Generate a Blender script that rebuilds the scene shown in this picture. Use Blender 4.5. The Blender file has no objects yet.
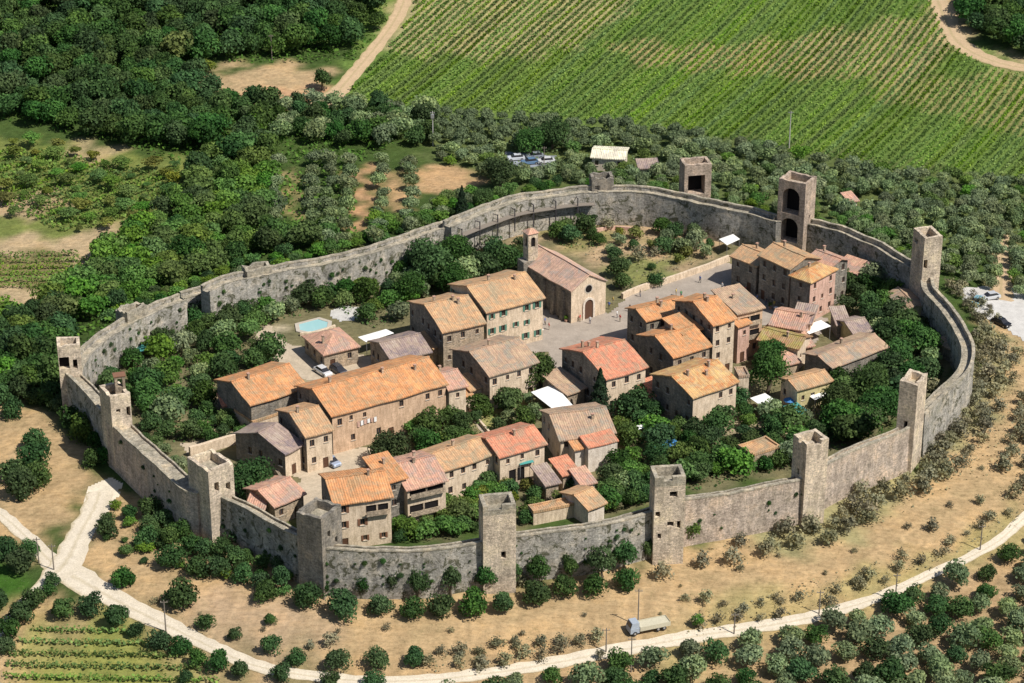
import bpy, math, random, colorsys
import numpy as np
from mathutils import Vector, Matrix
random.seed(7); rng = np.random.default_rng(7)
SC = bpy.context.scene; COL = SC.collection
R = math.radians
# ------------------------------------------------------------------ camera
CAMH, PITCH, FPX = 208.0, R(26.0), 2400.0
cam = bpy.data.cameras.new('camera'); camo = bpy.data.objects.new('camera', cam); COL.objects.link(camo)
camo.location = (0, 0, CAMH); camo.rotation_euler = (math.pi/2-PITCH, 0, 0)
cam.lens = FPX/1024*36; cam.sensor_width = 36; cam.clip_start = 1; cam.clip_end = 30000
SC.camera = camo
def ray(px, py):
    u = (px-512)/FPX; v = -(py-341.5)/FPX
    return (u, math.cos(PITCH)+v*math.sin(PITCH), -math.sin(PITCH)+v*math.cos(PITCH))
def at(px, py, z=0.0):
    d = ray(px, py); t = (z-CAMH)/d[2]
    return np.array([d[0]*t, d[1]*t, z])
def scale_at(P):                      # pixels per metre at a world point
    dep = P[1]*math.cos(PITCH)+(CAMH-P[2])*math.sin(PITCH)
    return FPX/dep
def project(x, y, z):
    dep = y*math.cos(PITCH)+(CAMH-z)*math.sin(PITCH)
    up = -y*-math.sin(PITCH)+(z-CAMH)*math.cos(PITCH)
    return 512+FPX*x/dep, 341.5-FPX*up/dep
# ------------------------------------------------------------------ the town wall, as runs between towers (image points of the wall top)
ZW = 8.5
RUNS = [
 ('stretch of town wall curving behind the gardens from the far-left corner tower', [(75,372),(78,360),(88,347),(104,334),(124,320),(150,307),(175,297),(182,294)], 2.4, 8.3),
 ('low overgrown stretch of town wall hidden by shrubs on the far left side', [(182,294),(205,288)], 2.2, 5.5),
 ('plant-spotted stretch of rough town wall behind the swimming pool', [(205,287),(225,278),(256,271),(300,262),(340,255),(372,247),(405,236),(412,234)], 2.4, 8.6),
 ('stretch of town wall half hidden behind the big dark trees', [(412,234),(430,227),(447,222)], 2.2, 7.6),
 ('town wall stretch with a timber gallery along its inner side behind the church', [(447,222),(480,209),(512,198),(545,192),(575,188),(598,187)], 2.6, 8.5),
 ('shaded back stretch of town wall between the ruined stub and the gate tower', [(598,187),(640,188),(680,194),(720,203),(750,209),(778,217),(781,217)], 2.4, 8.5),
 ('grey stretch of town wall running from the arched gate tower to the tall slender tower', [(802,217),(810,219),(840,227),(875,241),(895,253),(912,262),(922,267)], 2.0, 8.5),
 ('strongly curved shaded stretch of town wall below the tall slender tower', [(927,277),(929,286),(938,296),(952,313),(962,330),(968,345),(967,360),(958,375),(946,386),(934,397),(919,412)], 2.4, 8.3),
 ('pale stretch of town wall beside the dry slope between the two towers at the lower right', [(916,414),(903,426),(870,440),(832,456),(813,468)], 2.2, 8.3),
 ('pinkish stretch of front town wall between the fifth bright tower and its right neighbour', [(808,470),(798,476),(760,484),(720,491),(686,497),(673,500)], 2.2, 8.3),
 ('front stretch of town wall between the two tallest bright front towers', [(664,503),(652,507),(600,521),(560,527),(514,532),(504,534)], 2.4, 8.3),
 ('gently sagging front stretch of town wall with weeds, behind a row of round bushes', [(495,536),(484,538),(450,543),(430,546),(400,547),(365,547),(330,545),(319,541)], 2.4, 8.3),
 ('dark front-left stretch of town wall with creeper hanging from its top', [(311,537),(300,532),(270,516),(245,503),(218,491),(209,488)], 2.4, 8.2),
 ('dark bluish stretch of town wall with a wide pale wall walk on top', [(203,489),(192,486),(160,458),(140,440),(120,421),(115,417)], 3.6, 8.4),
 ('short dark stretch of town wall between the two far-left towers', [(111,412),(104,404),(90,388),(78,377),(70,369)], 2.8, 8.4),
]
pts = []
for _, pl, _, _ in RUNS:
    for p in pl: pts.append(at(p[0], p[1], ZW)[:2])
pts = np.array(pts)
CEN = np.array([(pts[:,0].min()+pts[:,0].max())/2, (pts[:,1].min()+pts[:,1].max())/2])
_th = np.arctan2(pts[:,1]-CEN[1], pts[:,0]-CEN[0]); _r = np.hypot(pts[:,0]-CEN[0], pts[:,1]-CEN[1])
_o = np.argsort(_th); _th = _th[_o]; _r = _r[_o]
TH = np.concatenate([_th-2*math.pi, _th, _th+2*math.pi]); RR = np.concatenate([_r, _r, _r])
def wall_dist(x, y):                  # metres outside (+) or inside (-) the ring of walls
    a = np.arctan2(y-CEN[1], x-CEN[0]); return np.hypot(x-CEN[0], y-CEN[1])-np.interp(a, TH, RR)
def smooth(a, b, t):
    t = np.clip((t-a)/(b-a), 0, 1); return t*t*(3-2*t)
def terrain(x, y):
    x = np.asarray(x, float); y = np.asarray(y, float)
    do = wall_dist(x, y); out = smooth(0, 45, do)
    h = -1.2*smooth(-1, 3, do) - 4.5*smooth(3, 50, do)
    n = np.clip(y-515, 0, 900); h = h + 0.09*n*smooth(0, 160, n)
    h = h + out*(1.2*np.sin(x/47+1.1)*np.cos(y/39)+0.8*np.sin(x/23+y/31))
    return h
def ground(px, py):
    """point of the terrain seen at an image position"""
    z = 0.0
    for _ in range(12):
        P = at(px, py, z); z = 0.5*z+0.5*float(terrain(P[0], P[1]))
    P = at(px, py, z); return np.array([P[0], P[1], float(terrain(P[0], P[1]))])
# ------------------------------------------------------------------ mesh builder and tagging
class MB:
    def __init__(s): s.v = []; s.f = []; s.m = []
    def face(s, ps, m=0):
        k = len(s.v); s.v += [tuple(p) for p in ps]; s.f.append(tuple(range(k, k+len(ps)))); s.m.append(m)
    def box(s, x0, x1, y0, y1, z0, z1, m=0):
        k = len(s.v)
        s.v += [(x,y,z) for z in (z0,z1) for (x,y) in ((x0,y0),(x1,y0),(x1,y1),(x0,y1))]
        for f in ((3,2,1,0),(4,5,6,7),(0,1,5,4),(1,2,6,5),(2,3,7,6),(3,0,4,7)): s.f.append(tuple(k+i for i in f)); s.m.append(m)
    def hexa(s, a, m=0):              # 8 points: bottom 4, top 4
        k = len(s.v); s.v += [tuple(p) for p in a]
        for f in ((3,2,1,0),(4,5,6,7),(0,1,5,4),(1,2,6,5),(2,3,7,6),(3,0,4,7)): s.f.append(tuple(k+i for i in f)); s.m.append(m)
    def slab(s, top, t, m=0):         # quad or triangle given by its upper face, thickness t downwards
        n = len(top); k = len(s.v)
        s.v += [tuple(p) for p in top]+[(p[0],p[1],p[2]-t) for p in top]
        s.f.append(tuple(range(k, k+n))); s.m.append(m)
        s.f.append(tuple(range(k+2*n-1, k+n-1, -1))); s.m.append(m)
        for i in range(n):
            j = (i+1) % n; s.f.append((k+j, k+i, k+n+i, k+n+j)); s.m.append(m)
    def tube(s, a, b, r0, r1, n=6, m=0, cap=True):
        a = Vector(a); b = Vector(b); d = (b-a).normalized()
        u = d.orthogonal().normalized(); w = d.cross(u); k = len(s.v)
        for c, r in ((a, r0), (b, r1)):
            for i in range(n):
                t = 2*math.pi*i/n; s.v.append(tuple(c+u*(r*math.cos(t))+w*(r*math.sin(t))))
        for i in range(n):
            j = (i+1) % n; s.f.append((k+i, k+j, k+n+j, k+n+i)); s.m.append(m)
        if cap:
            s.f.append(tuple(k+n+i for i in range(n))); s.m.append(m)
            s.f.append(tuple(k+n-1-i for i in range(n))); s.m.append(m)
    def mesh(s, name, mats, smooth_=False):
        me = bpy.data.meshes.new(name); me.from_pydata(s.v, [], s.f)
        for m in mats: me.materials.append(m)
        me.polygons.foreach_set('material_index', s.m)
        if smooth_: me.polygons.foreach_set('use_smooth', [True]*len(s.f))
        me.update(); return me
def link(name, data, parent=None, loc=None, rz=None):
    o = bpy.data.objects.new(name, data); COL.objects.link(o)
    if parent is not None: o.parent = parent
    if loc is not None: o.location = [float(c) for c in loc]
    if rz is not None: o.rotation_euler = (0, 0, rz)
    return o
def tag(o, label=None, cat=None, group=None, kind=None):
    if label: o['label'] = label
    if cat: o['category'] = cat
    if group: o['group'] = group
    if kind: o['kind'] = kind
    return o
# ------------------------------------------------------------------ materials
def nodes(name, rough=0.9, spec=0.2):
    m = bpy.data.materials.new(name); m.use_nodes = True; nt = m.node_tree
    b = nt.nodes['Principled BSDF']; b.inputs['Roughness'].default_value = rough
    b.inputs['Specular IOR Level'].default_value = spec
    return m, nt, b
def N(nt, t, **kw):
    n = nt.nodes.new(t)
    for k, v in kw.items(): setattr(n, k, v)
    return n
def noise(nt, co, scale, detail=4, rough=0.6, dist=0.0):
    n = N(nt, 'ShaderNodeTexNoise'); n.inputs['Scale'].default_value = scale; n.inputs['Detail'].default_value = detail
    n.inputs['Roughness'].default_value = rough; n.inputs['Distortion'].default_value = dist
    nt.links.new(co, n.inputs['Vector']); return n.outputs['Fac']
def ramp(nt, fac, stops):
    r = N(nt, 'ShaderNodeValToRGB'); e = r.color_ramp.elements
    while len(e) < len(stops): e.new(0.5)
    for el, (p, c) in zip(e, stops): el.position = p; el.color = (*c, 1) if len(c) == 3 else c
    nt.links.new(fac, r.inputs['Fac']); return r.outputs['Color']
def mix(nt, fac, a, b, mode='MIX'):
    m = N(nt, 'ShaderNodeMix', data_type='RGBA', blend_type=mode)
    for s, v in ((m.inputs[0], fac), (m.inputs[6], a), (m.inputs[7], b)):
        if hasattr(v, 'node'): nt.links.new(v, s)
        elif isinstance(v, (int, float)): s.default_value = v
        else: s.default_value = (*v, 1)
    return m.outputs[2]
def bump(nt, b, h, strength=0.4, dist=0.1):
    n = N(nt, 'ShaderNodeBump'); n.inputs['Strength'].default_value = strength; n.inputs['Distance'].default_value = dist
    nt.links.new(h, n.inputs['Height']); nt.links.new(n.outputs['Normal'], b.inputs['Normal'])
def tc(nt, world=False):
    if world: return N(nt, 'ShaderNodeNewGeometry').outputs['Position']
    return N(nt, 'ShaderNodeTexCoord').outputs['Object']
def mapped(nt, co, scale):
    m = N(nt, 'ShaderNodeMapping'); m.inputs['Scale'].default_value = scale; nt.links.new(co, m.inputs['Vector']); return m.outputs['Vector']
def G(c, k): return tuple(min(1, x*k) for x in c)
def stone(name, c, spots=0.5, green=0.25, ss=1.1, th=0.555):
    m, nt, b = nodes(name, 0.95, 0.1); co = tc(nt, True)
    base = ramp(nt, noise(nt, co, 0.35, 5, 0.65), [(0.30, G(c, 0.62)), (0.5, c), (0.72, (min(1,c[0]*1.35), c[1]*1.25, c[2]*1.12))])
    fine = ramp(nt, noise(nt, co, 2.6, 5, 0.75), [(0.3, (0.45,0.45,0.45)), (0.55, (0.95,0.95,0.95)), (0.75, (1.25,1.2,1.15))])
    base = mix(nt, 1.0, base, fine, 'MULTIPLY')
    streak = ramp(nt, noise(nt, mapped(nt, co, (0.9, 0.9, 0.12)), 1.2, 4, 0.7), [(0.38, (0.62,0.62,0.60)), (0.6, (1,1,1))])
    base = mix(nt, 0.7, base, streak, 'MULTIPLY')
    v = noise(nt, co, ss, 5, 0.75, 0.9)
    sp = ramp(nt, v, [(th, (0,0,0)), (th+0.06, (1,1,1))])
    fs = N(nt, 'ShaderNodeMath', operation='MULTIPLY'); fs.inputs[1].default_value = spots; nt.links.new(sp, fs.inputs[0])
    base = mix(nt, fs.outputs[0], base, (0.085,0.085,0.05))
    cs = ramp(nt, noise(nt, mapped(nt, co, (0.8,0.8,3.2)), 1.1, 4, 0.8), [(0.36, (0.66,0.65,0.63)), (0.62, (1.18,1.16,1.12))])
    base = mix(nt, 0.8, base, cs, 'MULTIPLY')
    g = ramp(nt, noise(nt, co, 0.22, 4, 0.7), [(0.52, (0,0,0)), (0.72, (green,green,green))])
    base = mix(nt, g, base, (0.16,0.165,0.08))
    nt.links.new(base, b.inputs['Base Color'])
    bump(nt, b, noise(nt, co, 3.2, 6, 0.8), 0.9, 0.25); return m
def plaster(name, c, var=0.25):
    m, nt, b = nodes(name, 0.9, 0.15); co = tc(nt, True)
    base = ramp(nt, noise(nt, co, 0.5, 6, 0.7), [(0.3, G(c, 1-var)), (0.55, c), (0.75, G(c, 1+var*0.6))])
    st = ramp(nt, noise(nt, mapped(nt, co, (1.5,1.5,0.25)), 1.6, 5, 0.75), [(0.35, (0.6,0.57,0.52)), (0.58, (1,1,1))])
    base = mix(nt, 0.75, base, st, 'MULTIPLY'); 
    fine = ramp(nt, noise(nt, co, 4.5, 3, 0.8), [(0.3, (0.72,0.7,0.68)), (0.6, (1.08,1.08,1.08))])
    nt.links.new(mix(nt, 1.0, base, fine, 'MULTIPLY'), b.inputs['Base Color'])
    bump(nt, b, noise(nt, co, 5, 4, 0.8), 0.5, 0.08); return m
def rooftile(name, c, old=0.4, c2=None):
    m, nt, b = nodes(name, 0.9, 0.15); co = tc(nt)
    c2 = c2 or (c[0]*0.72, c[1]*0.95, c[2]*1.1)
    base = ramp(nt, noise(nt, co, 0.26, 6, 0.75, 1.0), [(0.40, c2), (0.5, c), (0.60, (min(1,c[0]*1.15), c[1]*1.25, c[2]*1.2))])
    sp = ramp(nt, noise(nt, co, 3.0, 4, 0.85), [(0.28, (0.58,0.56,0.55)), (0.5, (0.97,0.97,0.97)), (0.74, (1.2,1.18,1.14))])
    base = mix(nt, 1.0, base, sp, 'MULTIPLY')
    l = ramp(nt, noise(nt, co, 0.8, 5, 0.8), [(0.47, (0,0,0)), (0.62, (old,old,old))])
    base = mix(nt, l, base, (0.38,0.31,0.20))
    # rows of curved tiles: ribs down the slope and course lines along it, in the slope's own two directions
    uv = N(nt, 'ShaderNodeUVMap'); uv.uv_map = 'UVMap'; s = N(nt, 'ShaderNodeSeparateXYZ'); nt.links.new(uv.outputs[0], s.inputs[0])
    def wave(ch, freq):
        a = N(nt, 'ShaderNodeMath', operation='MULTIPLY'); a.inputs[1].default_value = freq; nt.links.new(s.outputs[ch], a.inputs[0])
        w = N(nt, 'ShaderNodeMath', operation='SINE'); nt.links.new(a.outputs[0], w.inputs[0]); return w.outputs[0]
    rib = wave(0, 2*math.pi/0.42)
    mr = N(nt, 'ShaderNodeMapRange'); mr.inputs[1].default_value = -1; mr.inputs[2].default_value = 0.3; mr.inputs[3].default_value = 0.74; mr.inputs[4].default_value = 1.06
    nt.links.new(rib, mr.inputs[0])
    cmb = N(nt, 'ShaderNodeCombineColor'); [nt.links.new(mr.outputs[0], cmb.inputs[i]) for i in range(3)]
    base = mix(nt, 0.5, base, cmb.outputs[0], 'MULTIPLY')
    row = ramp(nt, noise(nt, mapped(nt, uv.outputs[0], (2.4, 0.25, 1)), 1.0, 3, 0.7), [(0.35, (0.72,0.70,0.68)), (0.6, (1.1,1.08,1.05))])
    base = mix(nt, 0.8, base, row, 'MULTIPLY')
    nt.links.new(base, b.inputs['Base Color']); bump(nt, b, rib, 0.5, 0.06); return m
def plain(name, c, rough=0.6, spec=0.3, metal=0.0, var=0.12, scale=3.0):
    m, nt, b = nodes(name, rough, spec); b.inputs['Metallic'].default_value = metal; co = tc(nt)
    nt.links.new(ramp(nt, noise(nt, co, scale, 4, 0.7), [(0.3, G(c, 1-var)), (0.7, G(c, 1+var))]), b.inputs['Base Color']); return m
def leafmat(name, c, var=0.5, hue=0.02):
    m, nt, b = nodes(name, 0.75, 0.15)
    oi = N(nt, 'ShaderNodeObjectInfo'); co = tc(nt)
    n1 = noise(nt, co, 1.4, 4, 0.75)                       # clumps of lighter and darker leaves
    at_ = N(nt, 'ShaderNodeAttribute'); at_.attribute_name = 'tint'
    base = ramp(nt, at_.outputs['Fac'], [(0.0, G(c, 1-var)), (0.5, c), (1.0, (min(1,c[0]*1.6), c[1]*1.45, c[2]*1.3))])
    clump = ramp(nt, n1, [(0.35, (0.6,0.65,0.65)), (0.62, (1.25,1.2,1.1))])
    base = mix(nt, 0.8, base, clump, 'MULTIPLY')
    hs = N(nt, 'ShaderNodeHueSaturation'); nt.links.new(base, hs.inputs['Color'])
    def mr(lo, hi, mul):
        a = N(nt, 'ShaderNodeMath', operation='MULTIPLY'); a.inputs[1].default_value = mul; nt.links.new(oi.outputs['Random'], a.inputs[0])
        f = N(nt, 'ShaderNodeMath', operation='FRACT'); nt.links.new(a.outputs[0], f.inputs[0])
        q = N(nt, 'ShaderNodeMapRange'); q.inputs[3].default_value = lo; q.inputs[4].default_value = hi; nt.links.new(f.outputs[0], q.inputs[0]); return q.outputs[0]
    nt.links.new(mr(0.5-hue, 0.5+hue, 1.0), hs.inputs['Hue']); nt.links.new(mr(0.85, 1.12, 7.3), hs.inputs['Saturation']); nt.links.new(mr(0.7, 1.3, 3.7), hs.inputs['Value'])
    nt.links.new(hs.outputs['Color'], b.inputs['Base Color'])
    tr = N(nt, 'ShaderNodeBsdfTranslucent'); nt.links.new(hs.outputs['Color'], tr.inputs['Color'])
    ms = N(nt, 'ShaderNodeMixShader'); ms.inputs[0].default_value = 0.34
    nt.links.new(b.outputs[0], ms.inputs[1]); nt.links.new(tr.outputs[0], ms.inputs[2]); nt.links.new(ms.outputs[0], nt.nodes['Material Output'].inputs[0])
    return m
M = dict(
 wall_stone=stone('wall_stone', (0.53,0.50,0.45), 0.9, 0.3, 0.55, 0.535), tower_stone=stone('tower_stone', (0.80,0.67,0.53), 0.16, 0.10),
 pale_stone=stone('pale_wall_stone', (0.66,0.55,0.46), 0.4, 0.12), gate_stone=stone('gate_stone', (0.60,0.48,0.39), 0.2, 0.1), coping=stone('coping_stone', (0.52,0.47,0.38), 0.10, 0.25),
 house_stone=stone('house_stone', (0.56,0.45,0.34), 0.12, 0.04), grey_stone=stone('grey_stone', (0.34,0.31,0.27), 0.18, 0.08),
 cream=plaster('cream_render', (0.72,0.58,0.43)), ochre=plaster('ochre_render', (0.66,0.46,0.31)), pink=plaster('pink_render', (0.66,0.43,0.34)),
 white=plaster('white_render', (0.74,0.65,0.55), 0.15), yellow=plaster('yellow_render', (0.60,0.52,0.28)),
 orange=rooftile('orange_tiles', (0.58,0.265,0.12), 0.5), tan=rooftile('tan_tiles', (0.52,0.305,0.17), 0.5), brown=rooftile('brown_tiles', (0.43,0.285,0.20), 0.5),
 rpink=rooftile('pink_tiles', (0.54,0.30,0.22), 0.4), red=rooftile('red_tiles', (0.58,0.225,0.14), 0.35, (0.42,0.25,0.17)), church=rooftile('church_tiles', (0.60,0.38,0.29), 0.3), pale=rooftile('pale_tiles', (0.74,0.69,0.54), 0.15, (0.62,0.58,0.48)), rgrey=rooftile('grey_tiles', (0.34,0.255,0.225), 0.35, (0.22,0.18,0.19)),
 gold=rooftile('golden_tiles', (0.56,0.35,0.16), 0.6, (0.52,0.22,0.09)), olive_roof=rooftile('mossy_tiles', (0.33,0.26,0.09), 0.5, (0.40,0.22,0.13)),
 glass=plain('window_glass', (0.03,0.03,0.035), 0.15, 0.5), frame=plain('window_frame', (0.22,0.13,0.08)), sill=plain('stone_sill', (0.45,0.40,0.33)),
 shutter_g=plain('green_shutter', (0.10,0.22,0.16)), shutter_b=plain('brown_shutter', (0.20,0.10,0.06)), door=plain('door_wood', (0.10,0.05,0.03)),
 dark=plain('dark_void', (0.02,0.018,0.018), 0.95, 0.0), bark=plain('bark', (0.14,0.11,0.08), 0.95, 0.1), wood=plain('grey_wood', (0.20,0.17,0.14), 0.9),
 darkwood=plain('dark_wood', (0.06,0.055,0.06), 0.9), white_cloth=plain('white_canvas', (0.78,0.77,0.74), 0.8, 0.1, var=0.05), teal=plain('teal_tarp', (0.06,0.26,0.24), 0.7),
 red_cloth=plain('red_canvas', (0.5,0.06,0.04)), blue_cloth=plain('blue_canvas', (0.05,0.18,0.40)), metal=plain('galvanised_metal', (0.42,0.42,0.42), 0.5, 0.4, 0.6),
 tyre=plain('tyre_rubber', (0.02,0.02,0.02), 0.9), skin=plain('skin', (0.45,0.28,0.2)), hair=plain('hair', (0.05,0.03,0.02)),
 concrete=plain('concrete', (0.42,0.40,0.36), 0.9, var=0.2, scale=0.8),
)
F = dict(
 forest=leafmat('forest_leaves', (0.07,0.14,0.042), 0.6, 0.03), garden=leafmat('garden_leaves', (0.075,0.145,0.042), 0.6, 0.03),
 olive=leafmat('olive_leaves', (0.20,0.265,0.135), 0.35, 0.02), bushy=leafmat('bush_leaves', (0.062,0.125,0.042), 0.55, 0.025),
 scrub=leafmat('scrub_leaves', (0.12,0.22,0.05), 0.45, 0.03), dry=leafmat('dry_shrub_leaves', (0.24,0.225,0.145), 0.45, 0.015),
 greyleaf=leafmat('grey_leaves', (0.26,0.255,0.165), 0.45, 0.015),
 conifer=leafmat('conifer_needles', (0.022,0.045,0.022), 0.5, 0.01), vine=leafmat('vine_leaves', (0.16,0.265,0.055), 0.25, 0.01),
 hedge=leafmat('hedge_leaves', (0.10,0.20,0.035), 0.4, 0.01), yellowish=leafmat('yellow_green_leaves', (0.17,0.20,0.04), 0.4, 0.02),
)
# ------------------------------------------------------------------ ground: one sheet, finer where the picture looks, colours by what grows there
def poly_in(x, y, poly):
    inside = np.zeros(x.shape, bool); n = len(poly)
    for i in range(n):
        x1, y1 = poly[i]; x2, y2 = poly[(i+1) % n]
        c = ((y1 > y) != (y2 > y)); 
        with np.errstate(divide='ignore', invalid='ignore'): xi = (x2-x1)*(y-y1)/(y2-y1)+x1
        inside ^= c & (x < xi)
    return inside
def wpoly(px): return [tuple(ground(a, b)[:2]) for a, b in px]
def axis(lo, hi, step, far):
    a = list(np.arange(lo, hi+step, step)); s = step
    while a[-1] < far: s *= 1.35; a.append(a[-1]+s)
    s = step
    while a[0] > -far: s *= 1.35; a.insert(0, a[0]-s)
    return np.array(a)
DRY=(0.43,0.305,0.17); DRYP=(0.43,0.325,0.20); GRASS=(0.13,0.17,0.05); DGRASS=(0.055,0.09,0.025); SOIL=(0.42,0.29,0.17); YG=(0.27,0.26,0.10)
REG = [   # (colour, image outline) painted in this order; converted to outlines on the ground
 (DGRASS, [(-150,-80),(1200,-80),(1200,330),(975,250),(800,215),(600,180),(440,215),(230,275),(100,325),(60,370),(-60,420)]),
 (DGRASS, [(-80,395),(60,360),(100,400),(125,480),(95,478),(60,420),(0,412)]),
 ((0.10,0.13,0.045), [(400,110),(1200,140),(1200,330),(970,250),(800,215),(600,180),(470,210),(430,170)]),
 ((0.16,0.19,0.055), [(-30,128),(60,145),(130,155),(200,160),(235,175),(150,225),(95,268),(60,305),(20,325),(-30,330)]),
 ((0.33,0.27,0.15), [(60,138),(125,150),(110,165),(70,158)]),
 ((0.37,0.28,0.17), [(-30,195),(55,192),(80,200),(40,215),(-30,222)]),
 (DRYP, [(-40,238),(60,236),(140,222),(150,228),(146,236),(118,262),(92,270),(60,262),(-40,256)]),
 (DRYP, [(-40,288),(30,286),(62,270),(68,280),(50,305),(30,310),(-40,312)]),
 ((0.20,0.17,0.08), [(-40,252),(60,252),(85,262),(60,288),(-40,290)]),
 ((0.40,0.29,0.17), [(195,80),(250,62),(330,68),(330,98),(270,108),(215,100)]),
 ((0.44,0.27,0.16), [(232,92),(300,88),(335,90),(320,104),(262,106)]),
 ((0.46,0.28,0.16), [(356,165),(372,168),(374,232),(356,238)]),
 ((0.44,0.29,0.16), [(384,178),(404,176),(408,205),(388,212)]),
 ((0.44,0.29,0.16), [(412,166),(480,168),(482,188),(430,196),(410,190)]),
 ((0.36,0.28,0.14), [(286,168),(296,165),(300,235),(290,238)]),
 ((0.42,0.30,0.18), [(995,240),(1012,244),(1008,300),(996,300)]),
 # the vineyard at the top: green sward low down, bare pale soil high up
 ((0.12,0.185,0.045), [(325,110),(405,-70),(930,-70),(965,40),(1060,70),(1200,80),(1200,200),(960,170),(700,130),(430,116)]),
 ((0.31,0.28,0.14), [(395,0),(420,-70),(640,-70),(640,0),(580,45),(520,60),(400,55),(378,50)]),
 ((0.30,0.25,0.12), [(600,40),(720,45),(900,20),(915,60),(820,80),(640,65)]),
 ((0.30,0.26,0.13), [(770,45),(930,10),(960,50),(900,90),(850,70)]),
 ((0.25,0.24,0.10), [(850,90),(1024,65),(1100,75),(1100,150),(960,120)]),
 ((0.44,0.33,0.20), [(930,-60),(950,-60),(975,50),(1100,72),(1100,82),(960,48),(940,30)]),
 # dry grass round the foot of the walls
 (DRY, [(-60,405),(30,405),(60,415),(95,470),(80,500),(40,560),(-60,500)]),
 (DRY, [(90,500),(130,490),(200,520),(300,580),(400,585),(560,570),(700,540),(830,500),(930,460),(990,380),(985,300),(1100,330),(1100,520),(1000,560),(890,600),(700,650),(500,690),(330,690),(200,650),(110,600),(70,560)]),
 ((0.43,0.31,0.20), [(200,590),(330,600),(360,640),(300,670),(180,640)]),
 ((0.30,0.27,0.14), [(790,500),(900,470),(960,400),(990,330),(1010,345),(990,420),(930,480),(850,540),(760,560),(740,530)]),
 ((0.34,0.28,0.13), [(700,600),(850,580),(960,540),(1040,510),(1040,540),(900,600),(760,640),(680,640)]),
 # lower left: small vineyard, lower right: olive grove floor
 (DRY, [(-60,600),(70,600),(250,680),(330,760),(-60,760)]),
 ((0.25,0.26,0.075), [(30,625),(110,618),(200,665),(230,760),(0,760)]),
 ((0.055,0.13,0.02), [(-60,562),(28,570),(20,590),(-10,612),(-60,622)]),
 ((0.40,0.28,0.16), [(330,700),(560,670),(730,640),(900,600),(1100,520),(1200,800),(300,800)]),
 (YG, [(640,660),(700,650),(690,690),(640,690)]),
 # inside the walls
 ((0.17,0.155,0.085), [(68,372),(120,325),(200,292),(400,240),(480,212),(600,190),(780,220),(905,262),(960,330),(960,370),(910,420),(800,470),(650,505),(500,530),(330,540),(200,480),(120,420)]),
 ((0.40,0.29,0.18), [(455,228),(520,212),(590,205),(650,212),(712,232),(720,258),(690,266),(625,290),(600,265),(540,240),(480,245)]),
 ((0.26,0.23,0.10), [(540,228),(600,222),(640,240),(560,250)]),
 ((0.20,0.21,0.08), [(605,262),(690,250),(670,285),(625,292)]),
 ((0.36,0.29,0.19), [(220,392),(300,385),(300,440),(250,440),(226,430),(190,445),(180,438)]),
 ((0.42,0.36,0.26), [(252,330),(268,326),(285,345),(330,355),(365,360),(360,380),(300,378),(270,362)]),
 ((0.36,0.30,0.20), [(560,370),(640,380),(690,420),(760,410),(820,400),(820,420),(740,440),(660,430),(600,410)]),
 ((0.33,0.28,0.17), [(470,405),(530,418),(520,435),(480,440)]),
 ((0.30,0.30,0.10), [(480,418),(512,418),(512,432),(482,436)]),
]
REGW = [(c, wpoly(p)) for c, p in REG]
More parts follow.
